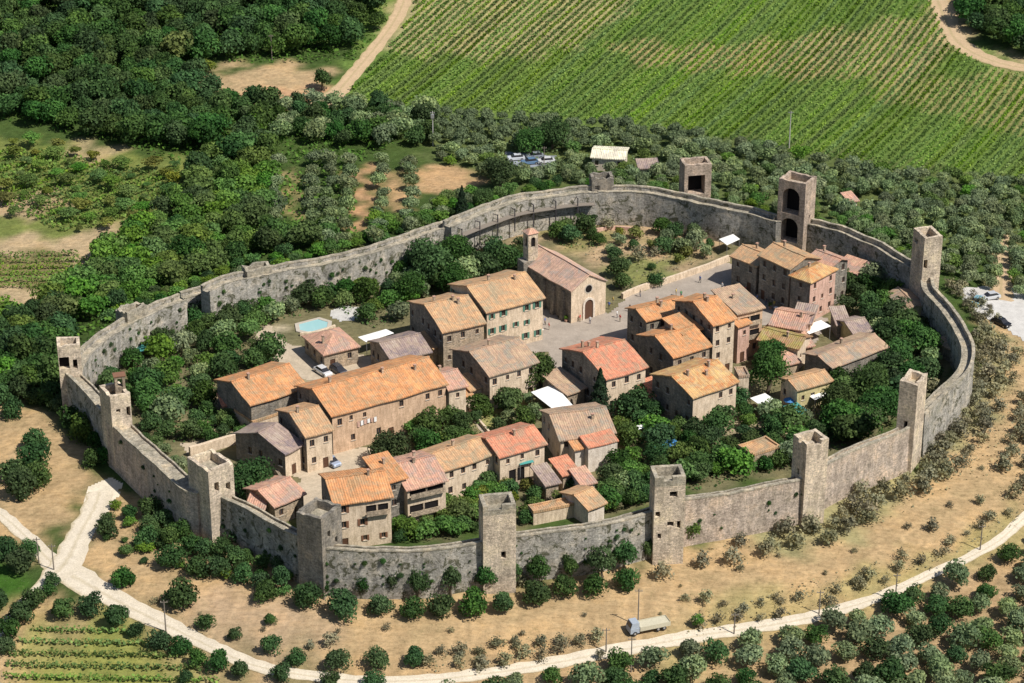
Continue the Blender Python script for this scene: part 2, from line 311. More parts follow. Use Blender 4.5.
def build_ground():
    xs = axis(-150, 150, 0.9, 6000); ys = axis(340, 720, 0.9, 9000)
    X, Y = np.meshgrid(xs, ys); Z = terrain(X, Y); nx, ny = len(xs), len(ys)
    me = bpy.data.meshes.new('ground'); me.vertices.add(nx*ny)
    me.vertices.foreach_set('co', np.stack([X, Y, Z], -1).astype(np.float32).ravel())
    i = np.arange((ny-1)*(nx-1)); a = (i//(nx-1))*nx+i % (nx-1)
    q = np.stack([a, a+1, a+nx+1, a+nx], 1).astype(np.int32); nf = len(q)
    me.loops.add(nf*4); me.loops.foreach_set('vertex_index', q.ravel()); me.polygons.add(nf)
    me.polygons.foreach_set('loop_start', np.arange(nf, dtype=np.int32)*4)
    me.polygons.foreach_set('use_smooth', np.ones(nf, bool)); me.update(calc_edges=True)
    c = np.tile(np.array(DGRASS), (ny, nx, 1))
    wx = X+2.2*np.sin(Y*0.55+1.3*np.sin(X*0.31))+rng.normal(0, 0.9, X.shape); wy = Y+2.8*np.sin(X*0.43+1.7*np.sin(Y*0.27))+rng.normal(0, 1.2, X.shape)
    for col, pl in REGW: c[poly_in(wx, wy, pl)] = col
    for _ in range(2):     # soft edges
        c[1:-1, 1:-1] = (c[1:-1, 1:-1]*2+c[:-2, 1:-1]+c[2:, 1:-1]+c[1:-1, :-2]+c[1:-1, 2:])/6
    c *= rng.uniform(0.86, 1.14, (ny, nx, 1))
    at_ = me.color_attributes.new('cover', 'FLOAT_COLOR', 'POINT')
    at_.data.foreach_set('color', np.concatenate([c, np.ones((ny, nx, 1))], 2).astype(np.float32).ravel())
    m, nt, b = nodes('ground_cover', 1.0, 0.05); co = tc(nt)
    a = N(nt, 'ShaderNodeAttribute'); a.attribute_name = 'cover'
    n1 = ramp(nt, noise(nt, co, 0.12, 6, 0.7), [(0.3, (0.72,0.76,0.74)), (0.5, (1,1,1)), (0.7, (1.22,1.15,1.05))])
    n2 = ramp(nt, noise(nt, co, 1.1, 6, 0.85), [(0.28, (0.55,0.58,0.52)), (0.5, (1,1,1)), (0.75, (1.25,1.22,1.15))])
    base = mix(nt, 1.0, mix(nt, 1.0, a.outputs['Color'], n1, 'MULTIPLY'), n2, 'MULTIPLY')
    n3 = ramp(nt, noise(nt, mapped(nt, co, (0.35,1.3,1)), 1.0, 5, 0.8), [(0.35, (0.78,0.76,0.72)), (0.6, (1.08,1.07,1.05))])
    base = mix(nt, 0.9, base, n3, 'MULTIPLY')
    st = ramp(nt, noise(nt, co, 5.0, 3, 0.8), [(0.66, (0,0,0)), (0.72, (0.7,0.7,0.7))])
    base = mix(nt, st, base, (0.50,0.45,0.36))
    tuft = ramp(nt, noise(nt, co, 0.45, 5, 0.85, 0.4), [(0.60, (0,0,0)), (0.70, (0.55,0.55,0.55))])
    base = mix(nt, tuft, base, (0.17,0.155,0.07))
    nt.links.new(base, b.inputs['Base Color']); bump(nt, b, noise(nt, co, 1.6, 6, 0.85), 0.6, 0.3)
    me.materials.append(m); tag(link('ground', me), kind='structure')
build_ground()
def track(name, c, verge):
    """a gravel road: two worn wheel lines, a duller middle and ragged, grown-over edges"""
    m, nt, b = nodes(name, 0.95, 0.1); co = tc(nt); uv = N(nt, 'ShaderNodeUVMap'); uv.uv_map = 'UVMap'; sx = N(nt, 'ShaderNodeSeparateXYZ'); nt.links.new(uv.outputs[0], sx.inputs[0])
    n1 = noise(nt, co, 0.9, 5, 0.75); ad = N(nt, 'ShaderNodeMath', operation='MULTIPLY_ADD'); nt.links.new(n1, ad.inputs[0]); ad.inputs[1].default_value = 0.28; nt.links.new(sx.outputs[0], ad.inputs[2])
    prof = ramp(nt, ad.outputs[0], [(0.12, (1,1,1)), (0.26, (0.1,0.1,0.1)), (0.50, (0,0,0)), (0.62, (0.5,0.5,0.5)), (0.74, (0,0,0)), (1.0, (0.15,0.15,0.15))])
    base = ramp(nt, noise(nt, co, 0.5, 6, 0.8), [(0.3, G(c, 0.82)), (0.7, G(c, 1.1))]); base = mix(nt, prof, base, verge)
    st = ramp(nt, noise(nt, co, 4.0, 4, 0.85), [(0.3, (0.75,0.74,0.72)), (0.65, (1.08,1.08,1.08))]); nt.links.new(mix(nt, 1.0, base, st, 'MULTIPLY'), b.inputs['Base Color']); return m
def pave(name, c, var=0.15, scale=0.6):
    m, nt, b = nodes(name, 0.95, 0.1); co = tc(nt)
    base = ramp(nt, noise(nt, co, scale, 6, 0.75), [(0.3, G(c, 1-var)), (0.7, G(c, 1+var))])
    f = ramp(nt, noise(nt, co, 3.5, 4, 0.8), [(0.3, (0.8,0.8,0.8)), (0.7, (1.1,1.1,1.1))])
    nt.links.new(mix(nt, 1.0, base, f, 'MULTIPLY'), b.inputs['Base Color']); return m
PV = dict(track=pave('pale_gravel', (0.66,0.58,0.45)), dirt=pave('tan_dirt', (0.50,0.36,0.22), 0.25), asphalt=pave('worn_paving', (0.33,0.31,0.29)), stone=pave('piazza_flagstones', (0.34,0.29,0.24), 0.2, 0.25),
          yard=pave('gravel_yard', (0.46,0.38,0.28), 0.2), car=pave('car_park', (0.50,0.48,0.45)), blue=pave('distant_car_park', (0.25,0.27,0.30)))
PV['road'] = track('gravel_road', (0.66,0.58,0.46), (0.40,0.33,0.20)); PV['dirt'] = track('dirt_track', (0.52,0.38,0.24), (0.30,0.26,0.12))
def resample(P, step):
    P = np.array(P, float); out = []
    n = len(P)
    for i in range(n-1):        # Catmull-Rom
        p0 = P[max(i-1, 0)]; p1 = P[i]; p2 = P[i+1]; p3 = P[min(i+2, n-1)]
        k = max(1, int(np.linalg.norm(p2-p1)/step))
        for j in range(k):
            t = j/k; out.append(0.5*((2*p1)+(-p0+p2)*t+(2*p0-5*p1+4*p2-p3)*t*t+(-p0+3*p1-3*p2+p3)*t**3))
    out.append(P[-1]); return np.array(out)
def sheet_along(name, px, widths, mat, lift=0.06, jitter=0.15):
    P = resample([ground(*p)[:2] for p in px], 1.5); n = len(P); W = np.interp(np.linspace(0, 1, n), np.linspace(0, 1, len(widths)), widths)
    T = np.gradient(P, axis=0); T /= np.linalg.norm(T, axis=1)[:, None]; Nn = np.stack([-T[:,1], T[:,0]], 1)
    mb = MB(); k = 5
    for i in range(n):
        for j in range(k):
            o = (j/(k-1)-0.5)*W[i]*(1+(random.uniform(-jitter, jitter) if j in (0, k-1) else 0)); q = P[i]+Nn[i]*o
            mb.v.append((q[0], q[1], float(terrain(q[0], q[1]))+lift))
    for i in range(n-1):
        for j in range(k-1):
            a = i*k+j; mb.f.append((a+1, a+k+1, a+k, a)); mb.m.append(0)
    me = mb.mesh(name, [mat], True); uv = me.uv_layers.new(name='UVMap')
    for l in me.loops: uv.data[l.index].uv = ((l.vertex_index % k)/(k-1), (l.vertex_index//k)*0.5)
    return tag(link(name, me), kind='structure')
def sheet_poly(name, px, mat, lift=0.05):
    """flat paving inside an image outline, cut to 1 m cells with wobbly edges, following the ground"""
    pl = wpoly(px); xs = [p[0] for p in pl]; ys = [p[1] for p in pl]; st = 0.5
    X, Y = np.meshgrid(np.arange(min(xs)-1, max(xs)+1, st), np.arange(min(ys)-1, max(ys)+1, st))
    ins = poly_in(X+st/2+0.25*np.sin(Y*2.1), Y+st/2+0.3*np.sin(X*1.7), pl); Z = terrain(X, Y)+lift
    idx = -np.ones(X.shape, int); mb = MB()
    def vid(i, j):
        if idx[i, j] < 0: idx[i, j] = len(mb.v); mb.v.append((X[i,j], Y[i,j], Z[i,j]))
        return int(idx[i, j])
    for i, j in zip(*np.nonzero(ins[:-1, :-1])):
        mb.f.append((vid(i,j), vid(i,j+1), vid(i+1,j+1), vid(i+1,j))); mb.m.append(0)
    return tag(link(name, mb.mesh(name, [mat], True)), kind='structure')
sheet_along('gravel_road', [(-30,497),(0,514),(30,540),(52,562),(75,577),(110,597),(160,622),(220,651),(260,667),(310,676),(370,682)], [2.6,2.4,2.8,5.5,4,3.2,2.8,2.6,2.5], PV['road'])
sheet_along('gravel_road', [(360,682),(430,680),(500,672),(560,662),(610,652),(660,643),(710,634),(760,627),(800,620),(850,607),(890,593),(930,575),(970,557),(1000,540),(1024,518),(1060,490)], [2.5,2.6,2.8,3.0,2.6,2.2,2.0,2.0,1.8], PV['road'], 0.065)
sheet_along('gravel_road', [(100,492),(94,510),(80,535),(68,560),(50,580),(28,600),(8,622),(-25,655)], [4.5,4.5,5,6,3,2.4,2.2], PV['road'], 0.07)
sheet_along('dirt_track', [(420,-60),(407,-10),(398,15),(380,42),(355,72),(335,95),(318,106),(270,106)], [5,5,4.5,4,4,4,6,3], PV['dirt'])
sheet_along('dirt_track', [(905,-40),(930,-15),(945,18),(958,42),(985,58),(1024,68),(1100,75)], [5,5,6,5,4,4], PV['dirt'])
sheet_along('dirt_track', [(148,224),(138,240),(115,258),(90,272)], [3,4,5,4], PV['dirt'])
sheet_along('dirt_track', [(66,276),(55,295),(42,308),(25,315)], [2,4,4,2], PV['dirt'])
sheet_along('dirt_track', [(1003,232),(1002,260),(1001,300)], [3,4,5], PV['dirt'])
sheet_poly('car_park', [(955,288),(1060,284),(1060,365),(1030,345),(1000,325),(975,312)], PV['car'])
sheet_poly('distant_car_park', [(505,152),(555,156),(556,168),(512,166)], PV['blue'])
sheet_poly('piazza_paving', [(541,300),(560,318),(612,312),(628,296),(728,262),(745,276),(800,316),(828,318),(815,345),(790,335),(690,300),(632,318),(632,345),(655,385),(690,420),(672,425),(628,362),(585,345),(568,380),(580,415),(560,380),(548,352),(520,352),(480,345),(500,330)], PV['stone'])
sheet_poly('courtyard_paving', [(288,468),(340,448),(372,448),(388,470),(330,482),(315,520),(296,500),(300,480),(250,440),(262,440)], PV['yard'])
sheet_poly('lane_paving', [(180,445),(250,428),(262,440),(240,442),(190,455)], PV['yard'], 0.054)
sheet_poly('gravel_yard', [(252,330),(268,324),(282,342),(325,354),(395,356),(410,370),(330,384),(300,378),(285,368),(268,350)], PV['yard'], 0.058)
sheet_poly('dirt_ramp', [(88,488),(108,478),(122,482),(118,500),(100,520),(84,505)], PV['track'], 0.05)
print('ground ok')
# ------------------------------------------------------------------ walls with openings cut in them
def wall_side(mb, p0, p1, z0, z1, wins, depth=0.22, m=0, arch=False):
    p0 = np.array(p0, float); p1 = np.array(p1, float); L = float(np.linalg.norm(p1-p0)); d = (p1-p0)/L; nrm = np.array([d[1], -d[0]])
    us = sorted({0.0, L, *[w[0] for w in wins], *[w[1] for w in wins]}); vs = sorted({z0, z1, *[w[2] for w in wins], *[w[3] for w in wins]})
    P = lambda u, v, o=0.0: (p0[0]+d[0]*u-nrm[0]*o, p0[1]+d[1]*u-nrm[1]*o, v)
    for i in range(len(us)-1):
        for j in range(len(vs)-1):
            uc = (us[i]+us[i+1])/2; vc = (vs[j]+vs[j+1])/2
            if any(w[0] < uc < w[1] and w[2] < vc < w[3] for w in wins): continue
            mb.face([P(us[i], vs[j]), P(us[i+1], vs[j]), P(us[i+1], vs[j+1]), P(us[i], vs[j+1])], m)
    for (a, b, c, e) in [w[:4] for w in wins]:
        mb.face([P(a,c), P(a,e), P(a,e,depth), P(a,c,depth)][::-1], m); mb.face([P(b,c), P(b,e), P(b,e,depth), P(b,c,depth)], m)
        mb.face([P(a,e), P(b,e), P(b,e,depth), P(a,e,depth)][::-1], m); mb.face([P(a,c), P(b,c), P(b,c,depth), P(a,c,depth)], m)
        if arch:     # two corner pieces that round the head of the opening
            r = (b-a)/2; k = 6
            for s in (-1, 1):
                arc = [((a+b)/2+s*r*math.cos(t), e-r+r*math.sin(t)) for t in np.linspace(0, math.pi/2, k)]
                cx = a if s < 0 else b
                for q in range(k-1):
                    tri = [P(cx, e), P(*arc[q]), P(*arc[q+1])]
                    mb.face(tri if s < 0 else tri[::-1], m)
                    mb.face([P(*arc[q]), P(*arc[q+1]), P(*arc[q+1], depth), P(*arc[q], depth)], m)
    return P
_wc = {}
def window_mesh(w, h, style):
    key = (round(w, 2), round(h, 2), style)
    if key in _wc: return _wc[key]
    mb = MB(); f = 0.07
    mb.box(-w/2, w/2, -0.02, 0.0, -h/2, h/2, 0)                       # pane
    for a, b, c, e in ((-w/2, -w/2+f, -h/2, h/2), (w/2-f, w/2, -h/2, h/2), (-w/2+f, w/2-f, -h/2, -h/2+f), (-w/2+f, w/2-f, h/2-f, h/2), (-f/2, f/2, -h/2+f, h/2-f)):
        mb.box(a, b, -0.06, -0.023, c, e, 1)
    me = mb.mesh('window', [M['glass'], M['frame']])
    sh = None
    if style in ('green', 'brown'):
        sh = []
        for s in (-1, 1):
            sb = MB(); x0, x1 = (-w/2-w*0.52, -w/2) if s < 0 else (w/2, w/2+w*0.52)
            sb.box(x0, x1, -0.30, -0.26, -h/2-0.03, h/2+0.03, 0)
            for q in range(5): z = -h/2+h*(q+0.5)/5; sb.box(x0+0.06, x1-0.06, -0.32, -0.303, z-0.05, z+0.05, 0)
            sh.append(sb.mesh('shutter', [M['shutter_g' if style == 'green' else 'shutter_b']]))
    sl = MB(); sl.box(-w/2-0.1, w/2+0.1, -0.36, -0.005, -h/2-0.09, -h/2-0.004, 0)
    _wc[key] = (me, sh, sl.mesh('sill', [M['sill']])); return _wc[key]
def door_mesh(w, h):
    key = ('door', round(w, 2), round(h, 2))
    if key not in _wc:
        mb = MB(); mb.box(-w/2, w/2, -0.08, 0, 0, h, 0)
        for q in range(3): mb.box(-w/2+0.1, w/2-0.1, -0.11, -0.083, h*(0.08+q*0.31), h*(0.08+q*0.31)+h*0.24, 0)
        _wc[key] = mb.mesh('door', [M['door']])
    return _wc[key]
def uv_roof(me):
    uv = me.uv_layers.new(name='UVMap')
    for p in me.polygons:
        n = p.normal; h = math.hypot(n.x, n.y)
        d = (n.x/h, n.y/h) if h > 0.02 else (0, 1)
        for li in p.loop_indices:
            c = me.vertices[me.loops[li].vertex_index].co; uv.data[li].uv = (-d[1]*c.x+d[0]*c.y, d[0]*c.x+d[1]*c.y)
def sag(me, L, D, rr):
    """old roofs are never quite straight: cut the planes finer and let them dip and ripple"""
    import bmesh
    bm = bmesh.new(); bm.from_mesh(me); bmesh.ops.subdivide_edges(bm, edges=[e for e in bm.edges if e.calc_length() > 1.6], cuts=4, use_grid_fill=True)
    a, b, c, d = (rr.uniform(0, 6) for _ in range(4)); k = min(1, max(L, D)/12)
    for v in bm.verts:
        x, y = v.co.x, v.co.y; v.co.z += k*(0.085*math.sin(x*0.55+a)*math.cos(y*0.5+b)+0.04*math.sin(x*1.9+c+y)+0.03*math.sin(y*2.3+d))-0.10*k*math.sin(math.pi*min(1, max(0, x/L)))
    bm.to_mesh(me); bm.free()
FOOT = []      # footprints of buildings: trees keep off them
LAND = []      # (phrase, x, y): what a label can refer to
CHIM = None
def chimney_mesh():
    global CHIM
    if CHIM is None:
        mb = MB(); mb.box(-0.3, 0.3, -0.25, 0.25, -1.0, 0.9, 0); mb.box(-0.38, 0.38, -0.33, 0.33, 0.903, 1.0, 0)
        for sx in (-0.24, 0.18): mb.box(sx, sx+0.06, -0.2, 0.2, 1.003, 1.2, 0)
        mb.slab([(-0.42,-0.36,1.30),(0.42,-0.36,1.30),(0.42,0.36,1.30),(-0.42,0.36,1.30)], 0.09, 1)
        CHIM = mb.mesh('chimney', [M['house_stone'], M['rpink']])
    return CHIM
def frame_of(FL, FR, z):
    A = at(*FL, z); B = at(*FR, z); return A[:2], float(np.hypot(*(B-A)[:2])), math.atan2(B[1]-A[1], B[0]-A[0])
def house(name, label, FL, FR, he, d, rf='gable', rise=None, roof='orange', wall='cream', style='plain', cat='house', wins=True, nch=1, side=None, land=None, door=True, ww=0.85, wh=1.25, dens=0.92, ov=0.45, bz=0.0, group=None, logg=()):
    rr = random.Random(label)
    (ox, oy), L, rz = frame_of(FL, FR, he+bz)
    ca, sa = math.cos(rz), math.sin(rz)
    W = lambda x, y: (ox+x*ca-y*sa, oy+x*sa+y*ca)
    L -= 2*ov; o0 = W(ov, ov); D = d-2*ov if d > 3 else d-ov
    root = tag(link(name, None, None, (o0[0], o0[1], bz), rz), label, cat, group)
    ox, oy = o0
    FOOT.append([W(-0.8,-0.8), W(L+0.8,-0.8), W(L+0.8, D+0.8), W(-0.8, D+0.8)])
    c = W(L/2, D/2); 
    if land: LAND.append((land, c[0], c[1]))
    if rise is None: rise = {'gable': 0.17*D, 'gable_front': 0.17*L, 'hip': 0.17*min(L, D), 'shed': 0.24*D, 'flat': 0.0}[rf]
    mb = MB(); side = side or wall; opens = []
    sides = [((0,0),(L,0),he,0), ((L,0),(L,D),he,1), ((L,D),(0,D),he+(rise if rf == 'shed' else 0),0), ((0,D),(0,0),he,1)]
    for k, (p0, p1, zt, mi) in enumerate(sides):
        LL = math.hypot(p1[0]-p0[0], p1[1]-p0[1]); ws = []
        if wins and LL > 2.4:
            nf = max(1, int((he+0.6)/3.0)); nc = max(1, int(LL/2.4)); fh = he/nf
            dcol = rr.randrange(nc) if (door and k == 0) else -1
            for f in range(nf):
                for cidx in range(nc):
                    u = LL*(cidx+0.5)/nc+rr.uniform(-0.25, 0.25)
                    if f == 0 and cidx == dcol:
                        ws.append((u-0.55, u+0.55, 0.02, 2.2)); opens.append((k, u, 0.02, 1.1, 2.18, 'door')); continue
                    if rr.random() > (dens if k != 3 else dens*0.7): continue
                    sc = rr.choice([0.8, 1, 1, 1.1]); w_ = ww*sc; h_ = min(wh*sc, fh*0.55); zc = fh*f+fh*0.58+rr.uniform(-0.15, 0.15)
                    if zc+h_/2 > zt-0.35: zc = zt-0.35-h_/2
                    if zc-h_/2 < 0.5: continue
                    ws.append((u-w_/2, u+w_/2, zc-h_/2, zc+h_/2)); opens.append((k, u, zc, w_, h_, 'window'))
        for (u0, u1, za, zb) in (logg if k == 0 else ()):
            ws = [w for w in ws if w[3] < za-0.1 or w[2] > zb+0.1 or w[1] < u0*LL or w[0] > u1*LL]; opens = [o_ for o_ in opens if not (o_[0] == 0 and u0*LL-0.6 < o_[1] < u1*LL+0.6 and (za-1.2 < o_[2] < zb+1.2 or (o_[5] == 'door' and za < 2.3)))]
            ws = [w for w in ws if any(abs((w[0]+w[1])/2-o_[1]) < 0.02 and o_[0] == k for o_ in opens)]
        lg = [(u0*LL, u1*LL, za, zb) for (u0, u1, za, zb) in (logg if k == 0 else ())]
        wall_side(mb, p0, p1, -1.0, zt, ws+lg, 0.24, mi)
        for (a_, b_, za, zb) in lg:
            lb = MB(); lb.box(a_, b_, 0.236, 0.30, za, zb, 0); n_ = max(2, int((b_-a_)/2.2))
            for q in range(1, n_): x_ = a_+(b_-a_)*q/n_; lb.box(x_-0.15, x_+0.15, 0.02, 0.233, za, zb, 1)
            lb.box(a_-0.1, b_+0.1, -0.75, -0.004, za-0.14, za-0.003, 1); lb.box(a_-0.1, b_+0.1, -0.75, -0.68, za, za+0.85, 1)
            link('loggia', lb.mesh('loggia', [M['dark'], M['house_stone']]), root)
    if rf == 'gable':
        for x in (0, L):
            t = [(x,0,he),(x,D,he),(x,D/2,he+rise)]; mb.face(t if x else t[::-1], 1)
    elif rf == 'gable_front':
        for y in (0, D):
            t = [(0,y,he),(L,y,he),(L/2,y,he+rise)]; mb.face(t if not y else t[::-1], 0)
    elif rf == 'shed':
        for x in (0, L):
            t = [(x,0,he),(x,D,he),(x,D,he+rise)]; mb.face(t if x else t[::-1], 1)
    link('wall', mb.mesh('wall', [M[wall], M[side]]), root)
    rb = MB(); t = 0.22; e = 0.012
    if rf == 'gable':
        s = rise/(D/2); zo = he-ov*s+t
        rb.slab([(-ov,-ov,zo),(L+ov,-ov,zo),(L+ov,D/2,he+rise+t),(-ov,D/2,he+rise+t)], t)
        rb.slab([(-ov,D/2+e,he+rise+t-e),(L+ov,D/2+e,he+rise+t-e),(L+ov,D+ov,zo),(-ov,D+ov,zo)], t)
        rb.box(-ov+0.02, L+ov-0.02, D/2-0.16, D/2+0.16, he+rise+t-0.02, he+rise+t+0.11)
    elif rf == 'gable_front':
        s = rise/(L/2); zo = he-ov*s+t
        rb.slab([(-ov,D+ov,zo),(-ov,-ov,zo),(L/2,-ov,he+rise+t),(L/2,D+ov,he+rise+t)], t)
        rb.slab([(L/2+e,D+ov,he+rise+t-e),(L/2+e,-ov,he+rise+t-e),(L+ov,-ov,zo),(L+ov,D+ov,zo)], t)
        rb.box(L/2-0.16, L/2+0.16, -ov+0.02, D+ov-0.02, he+rise+t-0.02, he+rise+t+0.11)
    elif rf == 'hip':
        zo = he+t-0.05; zr = he+rise+t; h2 = min(L, D)/2
        a, b2, c2, d2 = (-ov,-ov,zo),(L+ov,-ov,zo),(L+ov,D+ov,zo),(-ov,D+ov,zo)
        if L >= D: r1, r2 = (h2, D/2, zr), (L-h2, D/2, zr)
        else: r1, r2 = (L/2, h2, zr), (L/2, D-h2, zr)
        if L >= D: fs = [[a,b2,r2,r1],[b2,c2,r2],[c2,d2,r1,r2],[d2,a,r1]]
        else: fs = [[a,b2,r1],[b2,c2,r2,r1],[c2,d2,r2],[d2,a,r1,r2]]
        for f in fs: rb.face(f)
        rb.face([(p[0],p[1],p[2]-t) for p in (a,d2,c2,b2)])
        for p, q in ((a,b2),(b2,c2),(c2,d2),(d2,a)): rb.face([(p[0],p[1],p[2]-t),(q[0],q[1],q[2]-t),q,p])
    elif rf == 'shed':
        s = rise/D; rb.slab([(-ov,-ov,he-ov*s+t),(L+ov,-ov,he-ov*s+t),(L+ov,D+ov,he+rise+ov*s+t),(-ov,D+ov,he+rise+ov*s+t)], t)
    else:
        rb.box(-0.1, L+0.1, -0.1, D+0.1, he+0.004, he+0.2)
        for a_ in ((-0.1,L+0.1,-0.1,0.2),(-0.1,L+0.1,D-0.2,D+0.1),(-0.1,0.2,0.203,D-0.203),(L-0.2,L+0.1,0.203,D-0.203)): rb.box(*a_, he+0.203, he+0.5)
    # slight sag and waviness of old roofs
    rme = rb.mesh('roof', [M[roof]]); uv_roof(rme); sag(rme, L, D, rr); ro = link('roof', rme, root)
    if land or nch:
        for k in range(nch):
            if rf == 'flat': break
            x = L*rr.uniform(0.15, 0.85); y = D*rr.uniform(0.3, 0.75)
            if rf == 'gable': z = he+rise*(1-abs(y-D/2)/(D/2))
            elif rf == 'gable_front': z = he+rise*(1-abs(x-L/2)/(L/2))
            elif rf == 'shed': z = he+rise*y/D
            else: z = he+rise*0.6
            ch_ = link('chimney', chimney_mesh(), ro, (x, y, z+0.3), rr.choice([0, math.pi/2])); ch_.scale = (.72, .72, rr.uniform(.6, .95))
        if (rf in ('gable', 'gable_front')) and L*D > 70:        # small vents / skylights
            x = L*rr.uniform(0.3, 0.7); y = D*rr.uniform(0.12, 0.3)
    for (k, u, zc, w_, h_, kind) in opens:
        p0, p1 = sides[k][0], sides[k][1]; LL = math.hypot(p1[0]-p0[0], p1[1]-p0[1]); dx, dy = (p1[0]-p0[0])/LL, (p1[1]-p0[1])/LL
        px_, py_ = p0[0]+dx*u-dy*0.235, p0[1]+dy*u+dx*0.235; a = math.atan2(dy, dx)
        if kind == 'door': link('door', door_mesh(w_, h_), root, (px_, py_, zc), a); continue
        wm, shm, slm = window_mesh(w_, h_, style)
        wo = link('window', wm, root, (px_, py_, zc), a); link('sill', slm, wo, (0,0,0))
        [link('shutter', q_, wo, (0,0,0)) for q_ in (shm or ())]
    return root, W, L, D
# ------------------------------------------------------------------ town wall runs
def wall_run(label, px, width, ztop):
    P = resample([at(a, b, ztop)[:2] for a, b in px], 1.2); n = len(P)
    T = np.gradient(P, axis=0); T /= np.linalg.norm(T, axis=1)[:, None]; Nn = np.stack([-T[:,1], T[:,0]], 1)    # outward
    rr = random.Random(label); c0 = P[n//2]; bz = float(terrain(c0[0], c0[1]))
    root = tag(link('town_wall', None, None, (c0[0], c0[1], bz)), label, 'wall', 'stretches of the ring of town walls between towers')
    mb, cb = MB(), MB(); prev = None; jit = 0.0
    w = width/2
    for i in range(n):
        jit = 0.72*jit+rr.uniform(-0.13, 0.13); z = ztop+jit-bz; q = P[i]-c0
        O = lambda o, zz: (q[0]+Nn[i][0]*o, q[1]+Nn[i][1]*o, zz)
        # batter at the foot, outer parapet, wall walk
        prof = [O(w+0.35, -7), O(w+0.05, z-4), O(w, z-0.25), O(w-0.5, z-0.25), O(w-0.5, z-1.0), O(-w+0.25, z-1.05), O(-w+0.25, z-0.75), O(-w, z-0.75), O(-w, -7)]
        cop = [O(w+0.08, z-0.247), O(w+0.06, z+0.03), O(w-0.56, z+0.03), O(w-0.58, z-0.247)]
        cop2 = [O(-w+0.3, z-0.747), O(-w+0.28, z-0.6), O(-w-0.05, z-0.6), O(-w-0.07, z-0.747)]
        cur = (prof, cop, cop2)
        if prev:
            for (A, B, t) in ((prev[0], prof, mb), (prev[1], cop, cb), (prev[2], cop2, cb)):
                m_ = len(A); closed = t is cb
                for j in range(m_ if closed else m_-1):
                    k = (j+1) % m_; t.face([A[j], A[k], B[k], B[j]], 1 if (t is mb and 4 <= j <= 4) else 0)
        if i in (0, n-1):
            mb.face(prof if i == 0 else prof[::-1], 0); cb.face(cop if i else cop[::-1]); cb.face(cop2 if i else cop2[::-1])
        prev = cur
    link('wall_body', mb.mesh('wall_body', [M['pale_stone' if ('pale' in label or 'pinkish' in label) else 'wall_stone'], M['coping']]), root)
    link('coping', cb.mesh('coping', [M['coping']]), root)
    LAND.append((label, c0[0], c0[1]))
    return root, P, Nn, c0, bz
WALLP = []
for lab, px, wd, zt in RUNS:
    r_ = wall_run(lab, px, wd, zt); WALLP.append(r_)
    if 'gallery' in lab:      # timber gallery bracketed off the inner face
        root, P, Nn, c0, bz = r_
        z = zt-bz-3.2
        for i in range(2, len(P)-1, 4):
            mb = MB(); a = P[i]-c0; n_ = Nn[i]
            I = lambda o, zz: (a[0]-n_[0]*o, a[1]-n_[1]*o, zz)
            mb.tube(I(wd/2+1.35, z-3.4), I(wd/2+1.35, z+1.9), 0.15, 0.13, 5); mb.tube(I(wd/2-0.05, z-1.2), I(wd/2+1.35, z), 0.10, 0.10, 5)
            mb.tube(I(wd/2-0.05, z+1.7), I(wd/2+1.5, z+1.7), 0.09, 0.09, 5)
            link('gallery_post', mb.mesh('gallery_post', [M['darkwood']]), root)
        mb = MB()
        for i in range(2, len(P)-2):
            q = []
            for k in (i, i+1):
                a = P[k]-c0; n_ = Nn[k]; q.append([(a[0]-n_[0]*o, a[1]-n_[1]*o) for o in (wd/2+0.02, wd/2+1.5)])
            mb.slab([(*q[0][0], z+0.1), (*q[1][0], z+0.1), (*q[1][1], z+0.1), (*q[0][1], z+0.1)], 0.14)
        link('gallery_deck', mb.mesh('gallery_deck', [M['wood']]), root)
